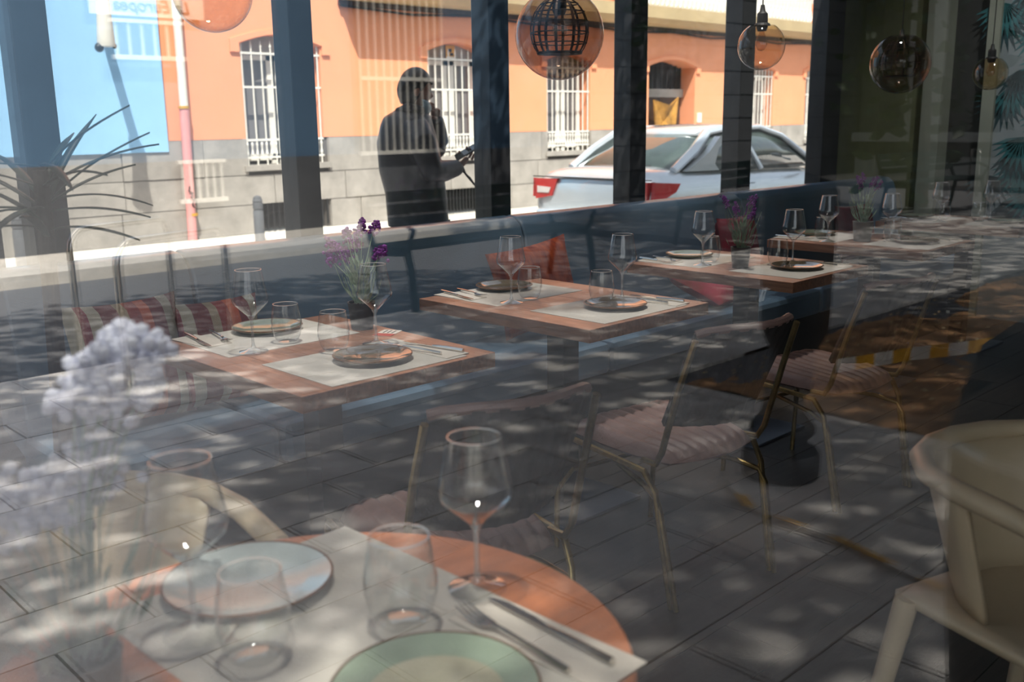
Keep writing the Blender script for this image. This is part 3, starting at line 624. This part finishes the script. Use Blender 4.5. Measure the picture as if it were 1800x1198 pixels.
for s_ in (1, -1):
    MB().ball((0, 0, 0), .03, 8, .6, .3, 1.05).build('ear', 'skin', hd, smooth=True).matrix_local = hm @ Tm((-.005, .079*s_, -.01))
    MB().ball((0, 0, 0), .011, 6).build('eye', 'white', hd, smooth=True).matrix_local = hm @ Tm((.083, .03*s_, .014))
def hairfn(u, v):
    th = PI*.78*u; ph = 2*PI*v; x = math.sin(th)*math.cos(ph); y = math.sin(th)*math.sin(ph); z = math.cos(th); k = 1
    t_ = min(1, max(0, (x+.15)/.75)); lim = -.78+1.2*t_*t_*(3-2*t_)
    zz = max(z, lim)
    rough = 1+.035*math.sin(ph*9+th*7)
    return (x*.099*rough-.004, y*.080*rough*(1-.1*(z < 0)), zz*.127+.003)
MB().grid(hairfn, 22, 44, hm).build('hair', 'hair', man, smooth='all', solid=.012)
MB().grid(lambda u, v: ((.088+.03*math.sin(PI*u))*math.cos((v-.5)*2.3), .082*math.sin((v-.5)*2.3), -.05-.085*u), 6, 14, hm).build('face_mask', 'mask', man, smooth='all', solid=.004)
MB().tube([tuple(mp(702, 196, -.05)), tuple(mp(716, 188, -.09)), tuple(mp(740, 194, -.06)), tuple(mp(748, 198, .05)), tuple(mp(722, 188, .1))], .028, 8, closed=True).build('collar', 'jacket', man, smooth=True)
def hand(wr, dirv, nrm, curl, name, par, flip=1):
    """palm with four fingers and a thumb; wr wrist, dirv towards the knuckles, nrm out of the palm"""
    d = Vector(dirv).normalized(); n = Vector(nrm).normalized(); s_ = d.cross(n).normalized()*flip; n = s_.cross(d)*flip; w = Vector(wr)
    base = skinned('%s' % name, [(*w, .026, .02), (*(w+d*.045), .036, .018), (*(w+d*.085), .038, .016)], [(0, 1), (1, 2)], 'skin', par)
    for k, (off, ln) in enumerate(((-.03, .9), (-.01, 1.0), (.01, .95), (.03, .75))):
        p0 = w+d*.08+s_*off; a = curl; p1 = p0+(d*math.cos(a)+n*math.sin(a))*.036*ln; a += curl; p2 = p1+(d*math.cos(a)+n*math.sin(a))*.026*ln; a += curl*.8; p3 = p2+(d*math.cos(a)+n*math.sin(a))*.02*ln
        skinned('finger', [(*p0, .0095), (*p1, .009), (*p2, .0085), (*p3, .007)], [(0, 1), (1, 2), (2, 3)], 'skin', base, 1)
    t0 = w+d*.03-s_*.03; t1 = t0-s_*.025+d*.025+n*.012; t2 = t1+d*.026+n*.016; skinned('thumb', [(*t0, .013), (*t1, .011), (*t2, .009)], [(0, 1), (1, 2)], 'skin', base, 1)
w1 = mp(808, 294, .06); hand(w1, mp(822, 276, .08)-w1, -ff_+Vector((0, 0, .4)), .55, 'hand', man)
w2 = mp(766, 206, .18); hand(w2, mp(764, 182, .08)-w2, -rr_-ff_*.3, .7, 'hand', man, -1)
pc = mp(818, 268, .05)
ph_ = thing('phone', 'black mobile phone held in the right hand of the man in the street', 'phone', MO+pc, 0)
e_ = Vector((rr_.x*.05, rr_.y*.05, .035)); MB().box(-.07, .07, -.036, .036, -.005, .005).build('phone_body', 'trim', ph_, bevel=.003); MB().box(-.063, .063, -.032, .032, .005, .0065).build('screen', 'carglass', ph_)
ph_.rotation_euler = (0.5, -.5, YAW-PI/2)
st = thing('lanyard_strap', 'black strap hanging from the hand of the man in the street', 'strap', (0, 0, 0))
MB().tube([MO+mp(812, 290, .05), MO+mp(818, 305, .05), MO+mp(835, 325, .04), MO+mp(855, 352, .03), MO+mp(862, 372, .03)], .007, 6).tube([MO+mp(812, 300, .05), MO+mp(826, 312, .05), MO+mp(842, 335, .04)], .005, 5).build('strap_band', 'trim', st)

# ================================================================== banquette
bq = thing('banquette', 'long blue-grey leatherette bench with a rounded backrest under the far windows', 'bench', (0, 0, 0))
segs = [(.95, 1.55), (1.56, 3.165), (3.175, 4.95), (4.96, 6.9)]
for a, b in segs:
    bx('seat_cushion', 'leather', bq, a, b, 2.66, 3.22, .31, .45, bevel=.03)
    MB().prism([(3.13, .45), (3.16, .62), (3.19, .86), (3.21, .915), (3.25, .945), (3.31, .95), (3.36, .93), (3.385, .88), (3.39, .42), (3.2, .36)], a, b, 'X').build('backrest', 'leather', bq, smooth=True, bevel=.008)
bx('plinth', 'wall_dark', bq, .97, 6.88, 2.76, 3.38, 0, .31)
# cushions
def cushion(name, m, label, loc, size, rx, rz, ry=0):
    w, h = size
    def fn(u, v):
        x = (u*2-1); z = (v*2-1); e = (1-x**4)*(1-z**4)
        k = 1-.06*(x*x*z*z < .3)
        return (x*w/2*(1-.07*(1-z*z)), 0, z*h/2*(1-.07*(1-x*x))), e
    mb = MB()
    for s_ in (1, -1): mb.grid(lambda u, v: (fn(u, v)[0][0], s_*(.065*max(0, fn(u, v)[1])**.55), fn(u, v)[0][2]), 14, 14)
    o = mb.build(name, m, None, smooth='all'); o.location = loc; o.rotation_euler = (rx, ry, rz); tag(o, label, 'cushion', 'cushions on the blue-grey bench'); return o
def CU(px, py, Y): return at(px, py, Y=Y)
q = CU(250, 590, 3.02); cushion('cushion', 'cush_stripe', 'red and cream striped cushion at the left end of the bench', (q.x-.04, 3.03, .65), (.38, .40), -.22, .05)
q = CU(358, 590, 3.02); cushion('cushion', 'cush_stripe', 'striped cushion beside it, nearer the first square table', (q.x+.06, 3.04, .63), (.34, .36), -.25, -.05)
q = CU(925, 530, 3.05); cushion('cushion', 'cush_orange', 'orange cushion leaning on the bench behind the second square table', (q.x, 2.99, .67), (.44, .38), -.22, -.12, -.12)
q = CU(1225, 490, 3.0); cushion('cushion', 'cush_pink', 'pink and orange cushion lying on the bench behind the third table', (q.x, 2.90, .54), (.44, .34), -1.2, .1)
q = CU(1300, 402, 3.05); cushion('cushion', 'cush_red', 'dark red cushion leaning on the bench behind the third flowerpot', (q.x, 3.05, .66), (.40, .38), -.2, .1)
cushion('cushion', 'cush_red', 'dark red cushion at the far end of the bench near the end wall', (6.05, 3.05, .64), (.38, .36), -.2, -.1)

# ================================================================== tables
TX = [(1.2, 1.825), (2.22, 2.845), (3.405, 4.02), (4.555, 5.165), (5.77, 6.38)]; TY = (1.955, 2.78)
ordn = ['first square table from the left', 'second square table from the left', 'third square table from the left', 'fourth square table from the left', 'square table nearest the end wall']
for i, (a, b) in enumerate(TX):
    t = thing('dining_table', ['square wooden pedestal table nearest the round table, a card on it', 'square wooden pedestal table in front of the orange cushion', 'square wooden pedestal table carrying the dark pot', 'square wooden pedestal table carrying the grey pot', 'square wooden pedestal table nearest the palm-printed wall'][i], 'table', ((a+b)/2, 2.37, 0), 0, 'square pedestal tables along the bench')
    w = (b-a)/2; d = .4125
    n = 5
    for k in range(n): bx('tabletop_board', 'wood', t, -w+2*w*k/n+(.0004 if k else 0), -w+2*w*(k+1)/n, -d, d, .708, .75, bevel=.0015)
    bx('column', 'black', t, -.04, .04, -.05, .03, .012, .70); bx('top_plate', 'black', t, -.2, .2, -.2, .2, .70, .708); bx('base_plate', 'plate_steel', t, -.21, .21, -.21, .21, 0, .012, bevel=.003)
# shared tableware
def proto_wine():
    t = thing('wine_glass', 'x', 'glass', (0, 0, 0), 0, 'wine glasses on the tables')
    MB().lathe([(.0475, .138), (.0515, .15), (.0495, .162), (.0365, .232)], 36).build('bowl', 'stemware', t, smooth=True)
    MB().tube([(.036*math.cos(k*PI/24), .036*math.sin(k*PI/24), .2322) for k in range(48)], .0009, 6, closed=True).build('rim', 'rim_highlight', t, smooth=True)
    MB().lathe([(.002, .101), (.012, .1032), (.0475, .138)], 36).build('bowl_base', 'stemware', t, smooth=True)
    MB().lathe([(.008, .011), (.0042, .022), (.0036, .06), (.0045, .09), (.010, .101)], 20).build('stem', 'stem_glass', t, smooth=True)
    MB().lathe([(.0405, .001), (.022, .005), (.008, .011)], 32).build('foot', 'stemware', t, smooth=True)
    return t
def proto_tumbler():
    t = thing('water_glass', 'x', 'glass', (0, 0, 0), 0, 'water tumblers on the tables')
    MB().lathe([(.024, .002), (.031, .005), (.039, .02), (.0445, .045), (.0445, .062), (.0365, .113)], 36).build('bowl', 'stemware', t, smooth=True)
    MB().tube([(.036*math.cos(k*PI/24), .036*math.sin(k*PI/24), .1132) for k in range(48)], .0009, 6, closed=True).build('rim', 'rim_highlight', t, smooth=True)
    MB().lathe([(0, .0035), (.02, .003), (.027, .002)], 32).build('glass_base', 'stemware', t, smooth=True)
    return t
def proto_plate(m, rim_m, r=.107):
    t = thing('plate', 'x', 'plate', (0, 0, 0), 0, 'plates laid on the tables')
    MB().lathe([(0, 0), (r*.6, 0), (r*.95, .010), (r, .014), (r*.985, .0165), (r*.72, .0085), (r*.66, .006), (0, .005)], 48).build('plate_body', m, t, smooth=True)
    MB().tube([(r*.995*math.cos(k*PI/24), r*.995*math.sin(k*PI/24), .0155) for k in range(48)], .0022, 6, closed=True).build('rim', rim_m, t, smooth=True)
    return t
def proto_fork():
    t = thing('fork', 'x', 'fork', (0, 0, 0), 0, 'forks at the place settings')
    MB().tube([(0, -.10, .004), (0, -.04, .007), (0, .02, .009), (0, .035, .007)], [.0045, .0035, .0026, .004], 8).build('handle', 'steel', t, smooth=True)
    mb = MB(); prof = [(.035, .007, .006), (.045, .004, .011), (.058, .004, .012)]
    mb.add([(s_*w, y, z) for (y, z, w) in prof for s_ in (-1, 1)], [(0, 1, 3, 2), (2, 3, 5, 4)])
    hd_ = mb.build('head', 'steel', t, solid=.0016)
    for k in range(4):
        x = -.0098+k*.00653; MB().tube([(x, .056, .004), (x, .078, .006), (x, .1, .012)], [.0020, .0018, .0008], 6).build('tine', 'steel', hd_)
    return t
def proto_knife():
    t = thing('knife', 'x', 'knife', (0, 0, 0), 0, 'knives at the place settings')
    MB().tube([(0, -.11, .005), (0, -.05, .006), (0, 0, .005)], [.0055, .005, .004], 8).build('handle', 'steel', t, smooth=True)
    MB().prism([(-.004, 0), (.004, 0), (.0085, .03), (.009, .08), (.004, .105), (-.003, .11), (-.004, .08)], .0042, .0058).build('blade', 'steel', t)
    return t
WG, TG, FK, KN = Once(proto_wine()), Once(proto_tumbler()), Once(proto_fork()), Once(proto_knife())
PD, PO = Once(proto_plate('dark_cer', 'rim')), Once(proto_plate('olive_cer', 'rim'))
pg_ = proto_plate('green_cer', 'rim', .118); MB().lathe([(0, .0056), (.070, .0062), (.078, .0072), (0, .0058)], 40).build('well', 'wellglaze', pg_, smooth=True)
PG, PC = Once(pg_), Once(proto_plate('ceramic', 'rim', .115))
def sheet(name, m, cx, cy, w, h, rz, z, th, label, cat, group):
    o = MB().box(-w/2, w/2, -h/2, h/2, 0, th).build(name, m); o.location = (cx, cy, z); o.rotation_euler = (0, 0, rz); return tag(o, label, cat, group)
Z0 = .75; Z1 = .7512
where = ['first square table from the left', 'second square table', 'third square table', 'fourth square table', 'last square table by the palm wall']
# offsets measured on the first table, from its left edge (x) ; near place and far place
near = dict(mat=(.32, 2.145, .44, .33), plate=(.34, 2.14), tumb=(.325, 2.30), wine=(.46, 2.285), nap=(.515, 2.09), fork=(.475, 2.135, 12), knife=(.535, 2.12, 10))
far = dict(mat=(.30, 2.615, .44, .33), plate=(.345, 2.695), tumb=(.30, 2.505), wine=(.165, 2.465), nap=(.125, 2.70), fork=(.185, 2.70, 168), knife=(.115, 2.70, 172))
adj = {1: dict(n=(.035, -.03), f=(.03, .0)), 2: dict(n=(.05, -.03), f=(.02, .02)), 3: dict(n=(.04, .0), f=(-.02, .03)), 4: dict(n=(0, 0), f=(-.02, .03))}
wnear = {1: (.465, 2.215, .365, 2.225), 2: (.468, 2.235, .37, 2.25), 3: (.41, 2.31, .315, 2.255)}
wfar = {1: (.165, 2.47, .262, 2.475), 2: (.165, 2.495, .265, 2.525), 3: (.11, 2.50, .19, 2.57)}
for i, (a, b) in enumerate(TX):
    for side, D in (('near', near), ('far', far)):
        if i == 4 and side == 'near': pass
        rr = random.Random(i*7+len(side)); j = lambda s_=.008: rr.uniform(-s_, s_) if i else 0
        tg = '%s side of the %s' % ('near' if side == 'near' else 'window', where[i])
        x, y, w, h = D['mat']; sheet('placemat', 'paper', a+x+j(), y+(.003 if i else 0), w, h, j(.03), Z0, .0012, 'grey paper placemat on the '+tg, 'placemat', 'paper placemats')
        x, y = D['nap']; sheet('napkin', 'napkin', a+x+j(), y, .085, .19, j(.06)+(.05 if side == 'near' else .1), Z1, .002, 'folded paper napkin, '+tg, 'napkin', 'folded napkins')
        x, y = D['plate']; P_ = (PD if (side == 'near' or i == 1) and i < 4 else PO)
        P_.put((a+x+j(), y+j(), Z1), 0, ('dark brown glazed plate on the ' if P_ is PD else 'olive grey plate on the ')+tg)
        x, y = D['tumb']; x2, y2 = D['wine']
        if i in wnear and side == 'near': x2, y2, x, y = wnear[i]
        if i in wfar and side == 'far': x2, y2, x, y = wfar[i]
        TG.put((a+x, y, Z1), 0, 'stemless water glass on the '+tg); WG.put((a+x2, y2, Z1), rr.uniform(0, 6), 'stemmed wine glass on the '+tg)
        x, y, rz = D['fork']; FK.put((a+x+j(), y, Z1+.0022), math.radians(rz)+j(.06), 'steel fork on the '+tg)
        x, y, rz = D['knife']; KN.put((a+x+j(), y, Z1+.0022), math.radians(rz)+j(.06), 'steel knife on the '+tg)
cd = thing('card', 'small white and red printed card on the first square table beside the plant pot', 'card', (1.775, 2.385, Z0), .5)
bx('card_sheet', 'white', cd, -.045, .045, -.03, .03, 0, .001); bx('red_panel', 'redcard', cd, -.045, -.01, -.03, .03, .001, .0014)
for k in range(3): bx('print_line', 'ink', cd, 0, .035, -.016+k*.014, -.012+k*.014, .001, .0014)

# ================================================================== flowers
def lavender(name, label, loc, potm, potr, poth, ns, hgt, flower, green, seed, spread=.07, taper=.78, heads=None, fl=.05, fr=.014):
    t = thing(name, label, 'plant', loc, 0, 'potted lavender on the tables'); r = random.Random(seed)
    MB().lathe([(0, 0), (potr*taper, 0), (potr*.98, poth*.96), (potr, poth), (potr*.9, poth), (potr*.88, poth-.008), (0, poth-.008)], 24).build('pot', potm, t, smooth=True)
    MB().lathe([(0, poth-.004), (potr*.88, poth-.008), (0, poth-.0081)], 16).build('soil', 'soilpot', t)
    S_, Lf = MB(), MB()
    hs = heads or [(math.cos(k*2.4)*spread*r.uniform(.4, 1), math.sin(k*2.4)*spread*r.uniform(.4, 1), hgt*r.uniform(.75, 1)) for k in range(ns)]
    for (x, y, z) in hs:
        b = Vector((x*.25, y*.25, poth-.01)); e = Vector((x, y, z)); m_ = (b+e)/2+Vector((-x*.2, -y*.2, .02)); S_.tube([b, m_, e], .0013, 5)
        F = MB(); n = Vector((x, y, .12)).normalized()
        for q in range(42):
            u = q/42; c = e+n*(u*fl)+Vector((r.gauss(0, 1), r.gauss(0, 1), r.gauss(0, .5)))*fr*.55*(1-.6*u); F.ball(c, fr*.28*r.uniform(.7, 1.2), 3)
        F.build('flower_spike', flower, t)
    for k in range(70):
        a = r.uniform(0, 6.3); q = r.uniform(.2, 1)*spread*.75; z = poth+r.uniform(.0, hgt*.42-poth*.1)
        c = Vector((math.cos(a)*q, math.sin(a)*q, z)); d = Vector((math.cos(a)*.5, math.sin(a)*.5, 1)).normalized(); s_ = Vector((-math.sin(a), math.cos(a), 0))*r.uniform(.003, .006); L_ = r.uniform(.025, .045)
        Lf.add([c, c+d*L_*.5+s_, c+d*L_, c+d*L_*.5-s_], [(0, 1, 2, 3)])
        if k % 2: S_.tube([(c.x*.3, c.y*.3, poth-.01), c+d*L_*.6, c+d*L_*1.8+Vector((0, 0, .02))], .0009, 4)
    S_.build('stems', green, t); tag(Lf.build('leaves', green, t, solid=.0008), kind='stuff'); return t
# stems of the first plant placed so the heads stand as in the photograph
P0 = Vector((1.765, 2.50, Z0)); dep = P0.dot(fw)-CH*fw.z
def hp(px, py):
    d = fw + rt*((px-900)/F_PX) - up*((py-599)/F_PX); q = Vector((0, 0, CH))+d*dep; q = q-P0; return (q.x, q.y, q.z)
lavender('potted_lavender', 'purple lavender in a dark pot on the first square table', P0, 'pot_dark', .043, .085, 0, .3, 'purple', 'stem2', 3, .06,
         heads=[hp(636, 410), hp(655, 410), hp(590, 440), hp(588, 462), hp(612, 460), hp(616, 425), hp(665, 455), hp(628, 440), hp(600, 452)], fl=.045, fr=.022)
lavender('potted_lavender', 'dark bushy lavender in a small black pot on the third square table', (3.61, 2.33, Z0), 'black', .043, .09, 9, .27, 'purple', 'stem', 5, .07)
lavender('potted_lavender', 'purple flowers in a pale grey pot on the fourth square table', (4.80, 2.38, Z0), 'pot_grey', .052, .1, 6, .31, 'purple', 'stem2', 6, .07)
P0 = Vector((.335, 1.03, Z0)); dep = P0.dot(fw)-CH*fw.z
lavender('potted_lavender', 'pale lilac lavender in a pot at the left of the round table', P0, 'pot_grey', .045, .07, 0, .2, 'lilac', 'stem2', 8, .1,
         heads=[hp(185, 650), hp(235, 655), hp(150, 690), hp(205, 690), hp(130, 720), hp(235, 715), hp(175, 740), hp(195, 640), hp(20, 900), hp(75, 905), hp(110, 930), hp(30, 950), hp(165, 860), hp(120, 880)], fl=.05, fr=.03)
# dark potted palm at the far left corner
pl = thing('potted_palm', 'dark potted palm standing by the left end of the bench, fronds against the blue hoarding', 'plant', (.80, 2.42, 0))
MB().lathe([(0, 0), (.13, 0), (.17, .32), (.155, .32), (.15, .3), (0, .3)], 20).build('pot', 'pot_dark', pl, smooth=True)
MB().tube([(0, 0, .3), (.02, .01, .8), (.03, 0, 1.28)], [.03, .022, .018], 8).build('trunk', 'bark', pl, smooth=True)
rr = random.Random(12)
for k in range(22):
    a = k*2.399; e0 = rr.uniform(.1, 1.1); ln = rr.uniform(.22, .34); z0 = rr.uniform(1.12, 1.3)
    def fn(u, v, a=a, e0=e0, ln=ln, z0=z0):
        x = ln*u*math.cos(e0*(1-u*.6)); z = z0+ln*(math.sin(e0)*u-.55*u*u*math.cos(e0)*.5); w = .011*math.sin(PI*min(1, u*.93+.07))**.7*(v-.5)*2
        return (.03+x*math.cos(a)-w*math.sin(a), x*math.sin(a)+w*math.cos(a), z-abs(v-.5)*.006)
    MB().grid(fn, 12, 2).build('frond', 'palm', pl, smooth=True, solid=.0015)

# ================================================================== pendant lamps
def socket(t, z, rs):
    MB().lathe([(0, z+.085), (.008, z+.085), (.012, z+.06), (.022, z+.05), (.024, z-.005), (.018, z-.02), (0, z-.02)], 16).build('socket', 'cord', t, smooth=True)
    MB().tube([(0, 0, z+.08), (0, 0, 2.9)], .003, 6).build('cable', 'cord', t)
    MB().lathe([(0, z-.1), (.014, z-.096), (.024, z-.075), (.024, z-.06), (.012, z-.03), (.010, z-.02), (0, z-.02)], 16).build('bulb', 'amber', t, smooth=True)
def globe(R, loc, label):
    t = thing('pendant_lamp', label, 'lamp', (loc[0], loc[1], 0), 0, 'glass globe pendants'); z = loc[2]
    MB().lathe([(R*math.sin(PI*k/22), z+R*math.cos(PI*k/22)) for k in range(4, 22)]+[(0, z-R)], 36).build('globe', 'amber', t, smooth=True)
    MB().lathe([(.024, z+R*.86), (.036, z+R*.84), (.03, z+R*.93), (.024, z+R*.95)], 16).build('collar', 'cord', t)
    socket(t, z+R*.82, R)
def cagelamp(R, loc, label):
    t = thing('pendant_lamp', label, 'lamp', (loc[0], loc[1], 0), 0, 'smoked globe pendants with an inner cage'); z = loc[2]
    MB().lathe([(R*math.sin(PI*k/24), z+R*math.cos(PI*k/24)) for k in range(3, 24)]+[(0, z-R)], 40).build('globe', 'smoked', t, smooth=True)
    r = R*.66; T_ = Matrix.Translation((0, 0, z+R*.08))
    for k in range(10):
        a = k*2*PI/10
        MB().add([(r*math.sin(p_)*math.cos(a+w), r*math.sin(p_)*math.sin(a+w), r*1.12*math.cos(p_)) for p_ in [PI*(.12+.62*q/9) for q in range(10)] for w in (-.05, .05)], [(2*q, 2*q+1, 2*q+3, 2*q+2) for q in range(9)], T_).build('cage_rib', 'cage', t, solid=.003)
    for k in range(6):
        p_ = PI*(.22+.5*k/5); MB().tube([(r*math.sin(p_)*math.cos(a*PI/14), r*math.sin(p_)*math.sin(a*PI/14), r*1.12*math.cos(p_)) for a in range(28)], .0024, 5, T_, closed=True).build('cage_hoop', 'cage', t)
    MB().lathe([(0, -r*.78), (r*.78, -r*.78), (r*.74, -r*.72), (0, -r*.72)], 24, T_).build('cage_floor', 'cage', t)
    socket(t, z+R*.55, R)
globe(.098, (1.27, 2.37, 1.70), 'large amber glass globe pendant cut by the top edge at the left')
cagelamp(.149, (2.53, 2.37, 1.657), 'large smoked globe pendant with a brown lattice cage, nearest of its kind')
globe(.098, (3.77, 2.37, 1.667), 'amber glass globe pendant in front of the orange wall over the third table')
cagelamp(.149, (5.07, 2.37, 1.632), 'smoked globe pendant with a lattice cage before the olive wall')
globe(.098, (6.26, 2.37, 1.61), 'amber glass globe pendant nearest the palm-printed wall')

# ================================================================== chairs
def vchair():
    t = thing('dining_chair', 'x', 'chair', (0, 0, 0), 0, 'ribbed vinyl chairs with brass legs')
    NR = 9
    def seat(u, v):
        x = (u*2-1); y = (v*2-1); w = .205*(1-.16*(y < 0)*y*y); d = .225*(1-.10*x*x)
        rib = abs(math.sin(u*NR*PI)); ed = max(0, (1-x**6)*(1-y**6))**.35
        return (x*w, y*d, .405+.045*ed+.010*rib*ed+.012*y*ed-.010*math.cos(x*PI/2)+.01)
    s_ = MB().grid(seat, 72, 22).grid(lambda u, v: (seat(u, v)[0], seat(u, v)[1], .41), 8, 8).build('seat', 'vinyl', t, smooth='all')
    def back(u, v, off=0):
        x = (u*2-1); rib = abs(math.sin(u*NR*PI)); y = -.27-.13*v+.09*x*x; rr2 = .18+.01*v
        return (x*rr2*1.0, y+off*(.8)+(.006*rib if off == 0 else 0), .53+.30*v*(1-.06*x**4))
    MB().grid(lambda u, v: back(u, v), 72, 8).build('backrest', 'vinyl_shaded', t, smooth='all', solid=.022)
    MB().tube([(back(u/16, 1)[0], back(u/16, 1)[1], back(u/16, 1)[2]) for u in range(17)], .0125, 8).build('back_piping', 'vinyl', t, smooth=True)
    for q in (1, -1):
        MB().tube([(q*.225, .22, .405), (q*.215, .262, .37), (q*.21, .275, .0)], .0095, 8).build('leg', 'brass', t, smooth=True)
        MB().tube([(q*.225, .22, .405), (q*.235, -.10, .40), (q*.23, -.16, .395), (q*.222, -.2, .34), (q*.21, -.262, 0)], .0095, 8).build('leg', 'brass', t, smooth=True)
        MB().tube([(q*.205, -.13, .415), (q*.212, -.19, .42), (q*.214, -.215, .46), (q*.212, -.275, .66), (q*.205, -.325, .8)], .0095, 8).build('back_post', 'brass', t, smooth=True)
        MB().tube([(q*.21, -.282, 0), (q*.22, -.222, .28), (q*.215, -.2, .315), (q*.19, -.12, .33), (q*.12, .1, .335)], .0085, 8).build('stretcher', 'brass', t, smooth=True)
    MB().tube([(-.21, .27, .20), (-.17, .24, .27), (.17, .24, .27), (.21, .27, .20)], .008, 8).build('stretcher', 'brass', t, smooth=True)
    return t
VC = Once(vchair())
VC.put((1.44, 1.72, 0), math.radians(-14), 'ribbed mauve vinyl chair with brass legs directly behind the round table')
VC.put((2.38, 1.79, 0), math.radians(-9), 'ribbed mauve vinyl chair with brass legs at the second square table')
VC.put((3.37, 1.81, 0), math.radians(-9), 'ribbed mauve vinyl chair with brass legs at the third square table, farthest of the three')
def cchair():
    t = thing('armchair', 'x', 'chair', (0, 0, 0), 0, 'cream moulded armchairs at the round tables')
    arm = [(.25, .17, .45), (.27, .21, .60), (.275, .16, .695), (.275, .02, .715), (.262, -.09, .72), (.23, -.17, .72), (.165, -.24, .722), (.085, -.275, .724), (0, -.285, .725), (-.085, -.275, .724), (-.165, -.24, .722), (-.23, -.17, .72), (-.262, -.09, .72), (-.275, .02, .715), (-.275, .16, .695), (-.27, .21, .60), (-.25, .17, .45)]
    MB().tube(arm, .021, 10).build('arm_loop', 'cream', t, smooth=True)
    MB().grid(lambda u, v: ((.19+.075*v)*math.sin((u-.5)*2.7), -(.20+.075*v)*math.cos((u-.5)*2.7)-.008, .45+.265*v), 14, 6).build('backrest', 'cream', t, smooth='all', solid=.012)
    MB().grid(lambda u, v: ((u-.5)*.5*(1-.12*(1-v)), (v-.5)*.46, .445-.02*math.sin(PI*u)*math.sin(PI*v)), 12, 10).build('seat', 'cream', t, smooth='all', solid=.02)
    for q in (1, -1):
        MB().tube([(q*.235, .2, .45), (q*.27, .25, 0)], [.024, .016], 10).build('leg', 'cream', t, smooth=True)
        MB().tube([(q*.22, -.2, .45), (q*.26, -.27, 0)], [.024, .016], 10).build('leg', 'cream', t, smooth=True)
    return t
CC = Once(cchair())
CC.put((.52, 1.56, 0), math.radians(176), 'cream moulded armchair behind the round table at the left')
CC.put((1.96, .50, 0), math.radians(165), 'cream moulded armchair at the right edge, seen over its arm')

# ================================================================== round table in front
RC = (.577, .94)
rt_ = thing('round_table', 'round orange-brown wooden table in the foreground', 'table', (RC[0], RC[1], 0))
MB().lathe([(0, .722), (.375, .722), (.38, .728), (.38, .746), (.376, .75), (0, .75)], 72).build('tabletop', 'round_wood', rt_, smooth=True)
MB().lathe([(.03, .02), (.03, .722)], 16).build('column', 'black', rt_, smooth=True); MB().lathe([(0, 0), (.22, 0), (.22, .012), (.03, .022), (0, .022)], 32).build('base_plate', 'black', rt_, smooth=True)
sheet('placemat', 'paper', .635, 1.105, .40, .275, .03, Z0, .0012, 'grey paper placemat under the pale plate on the round table', 'placemat', 'paper placemats')
sheet('placemat', 'paper', .64, .825, .40, .32, .02, Z0+.0002, .0012, 'grey paper placemat under the green plate on the round table', 'placemat', 'paper placemats')
PC.put((.615, 1.17, Z1), 0, 'pale blue-white plate on the round table'); PG.put((.622, .775, Z1+.0004), 0, 'pale green plate with brown rim on the round table')
TG.put((.70, .935, Z1+.0004), 0, 'stemless water glass in the middle of the round table', scale=(1.06, 1.06, 1.06)); TG.put((.525, .995, Z1), 0, 'stemless water glass at the left of the round table')
WG.put((.835, .94, Z1), 0, 'tall wine glass at the back edge of the round table', scale=(1.0, 1.0, .94)); WG.put((.50, 1.10, Z1), 0, 'wine glass behind the left tumbler on the round table')
sheet('napkin', 'napkin', .795, .775, .085, .25, .05, Z1+.0005, .0025, 'folded paper napkin under fork and knife on the round table', 'napkin', 'folded napkins')
FK.put((.765, .80, Z1+.003), math.radians(-3), 'steel fork on the napkin on the round table'); KN.put((.812, .785, Z1+.003), math.radians(-2), 'steel knife on the napkin on the round table')
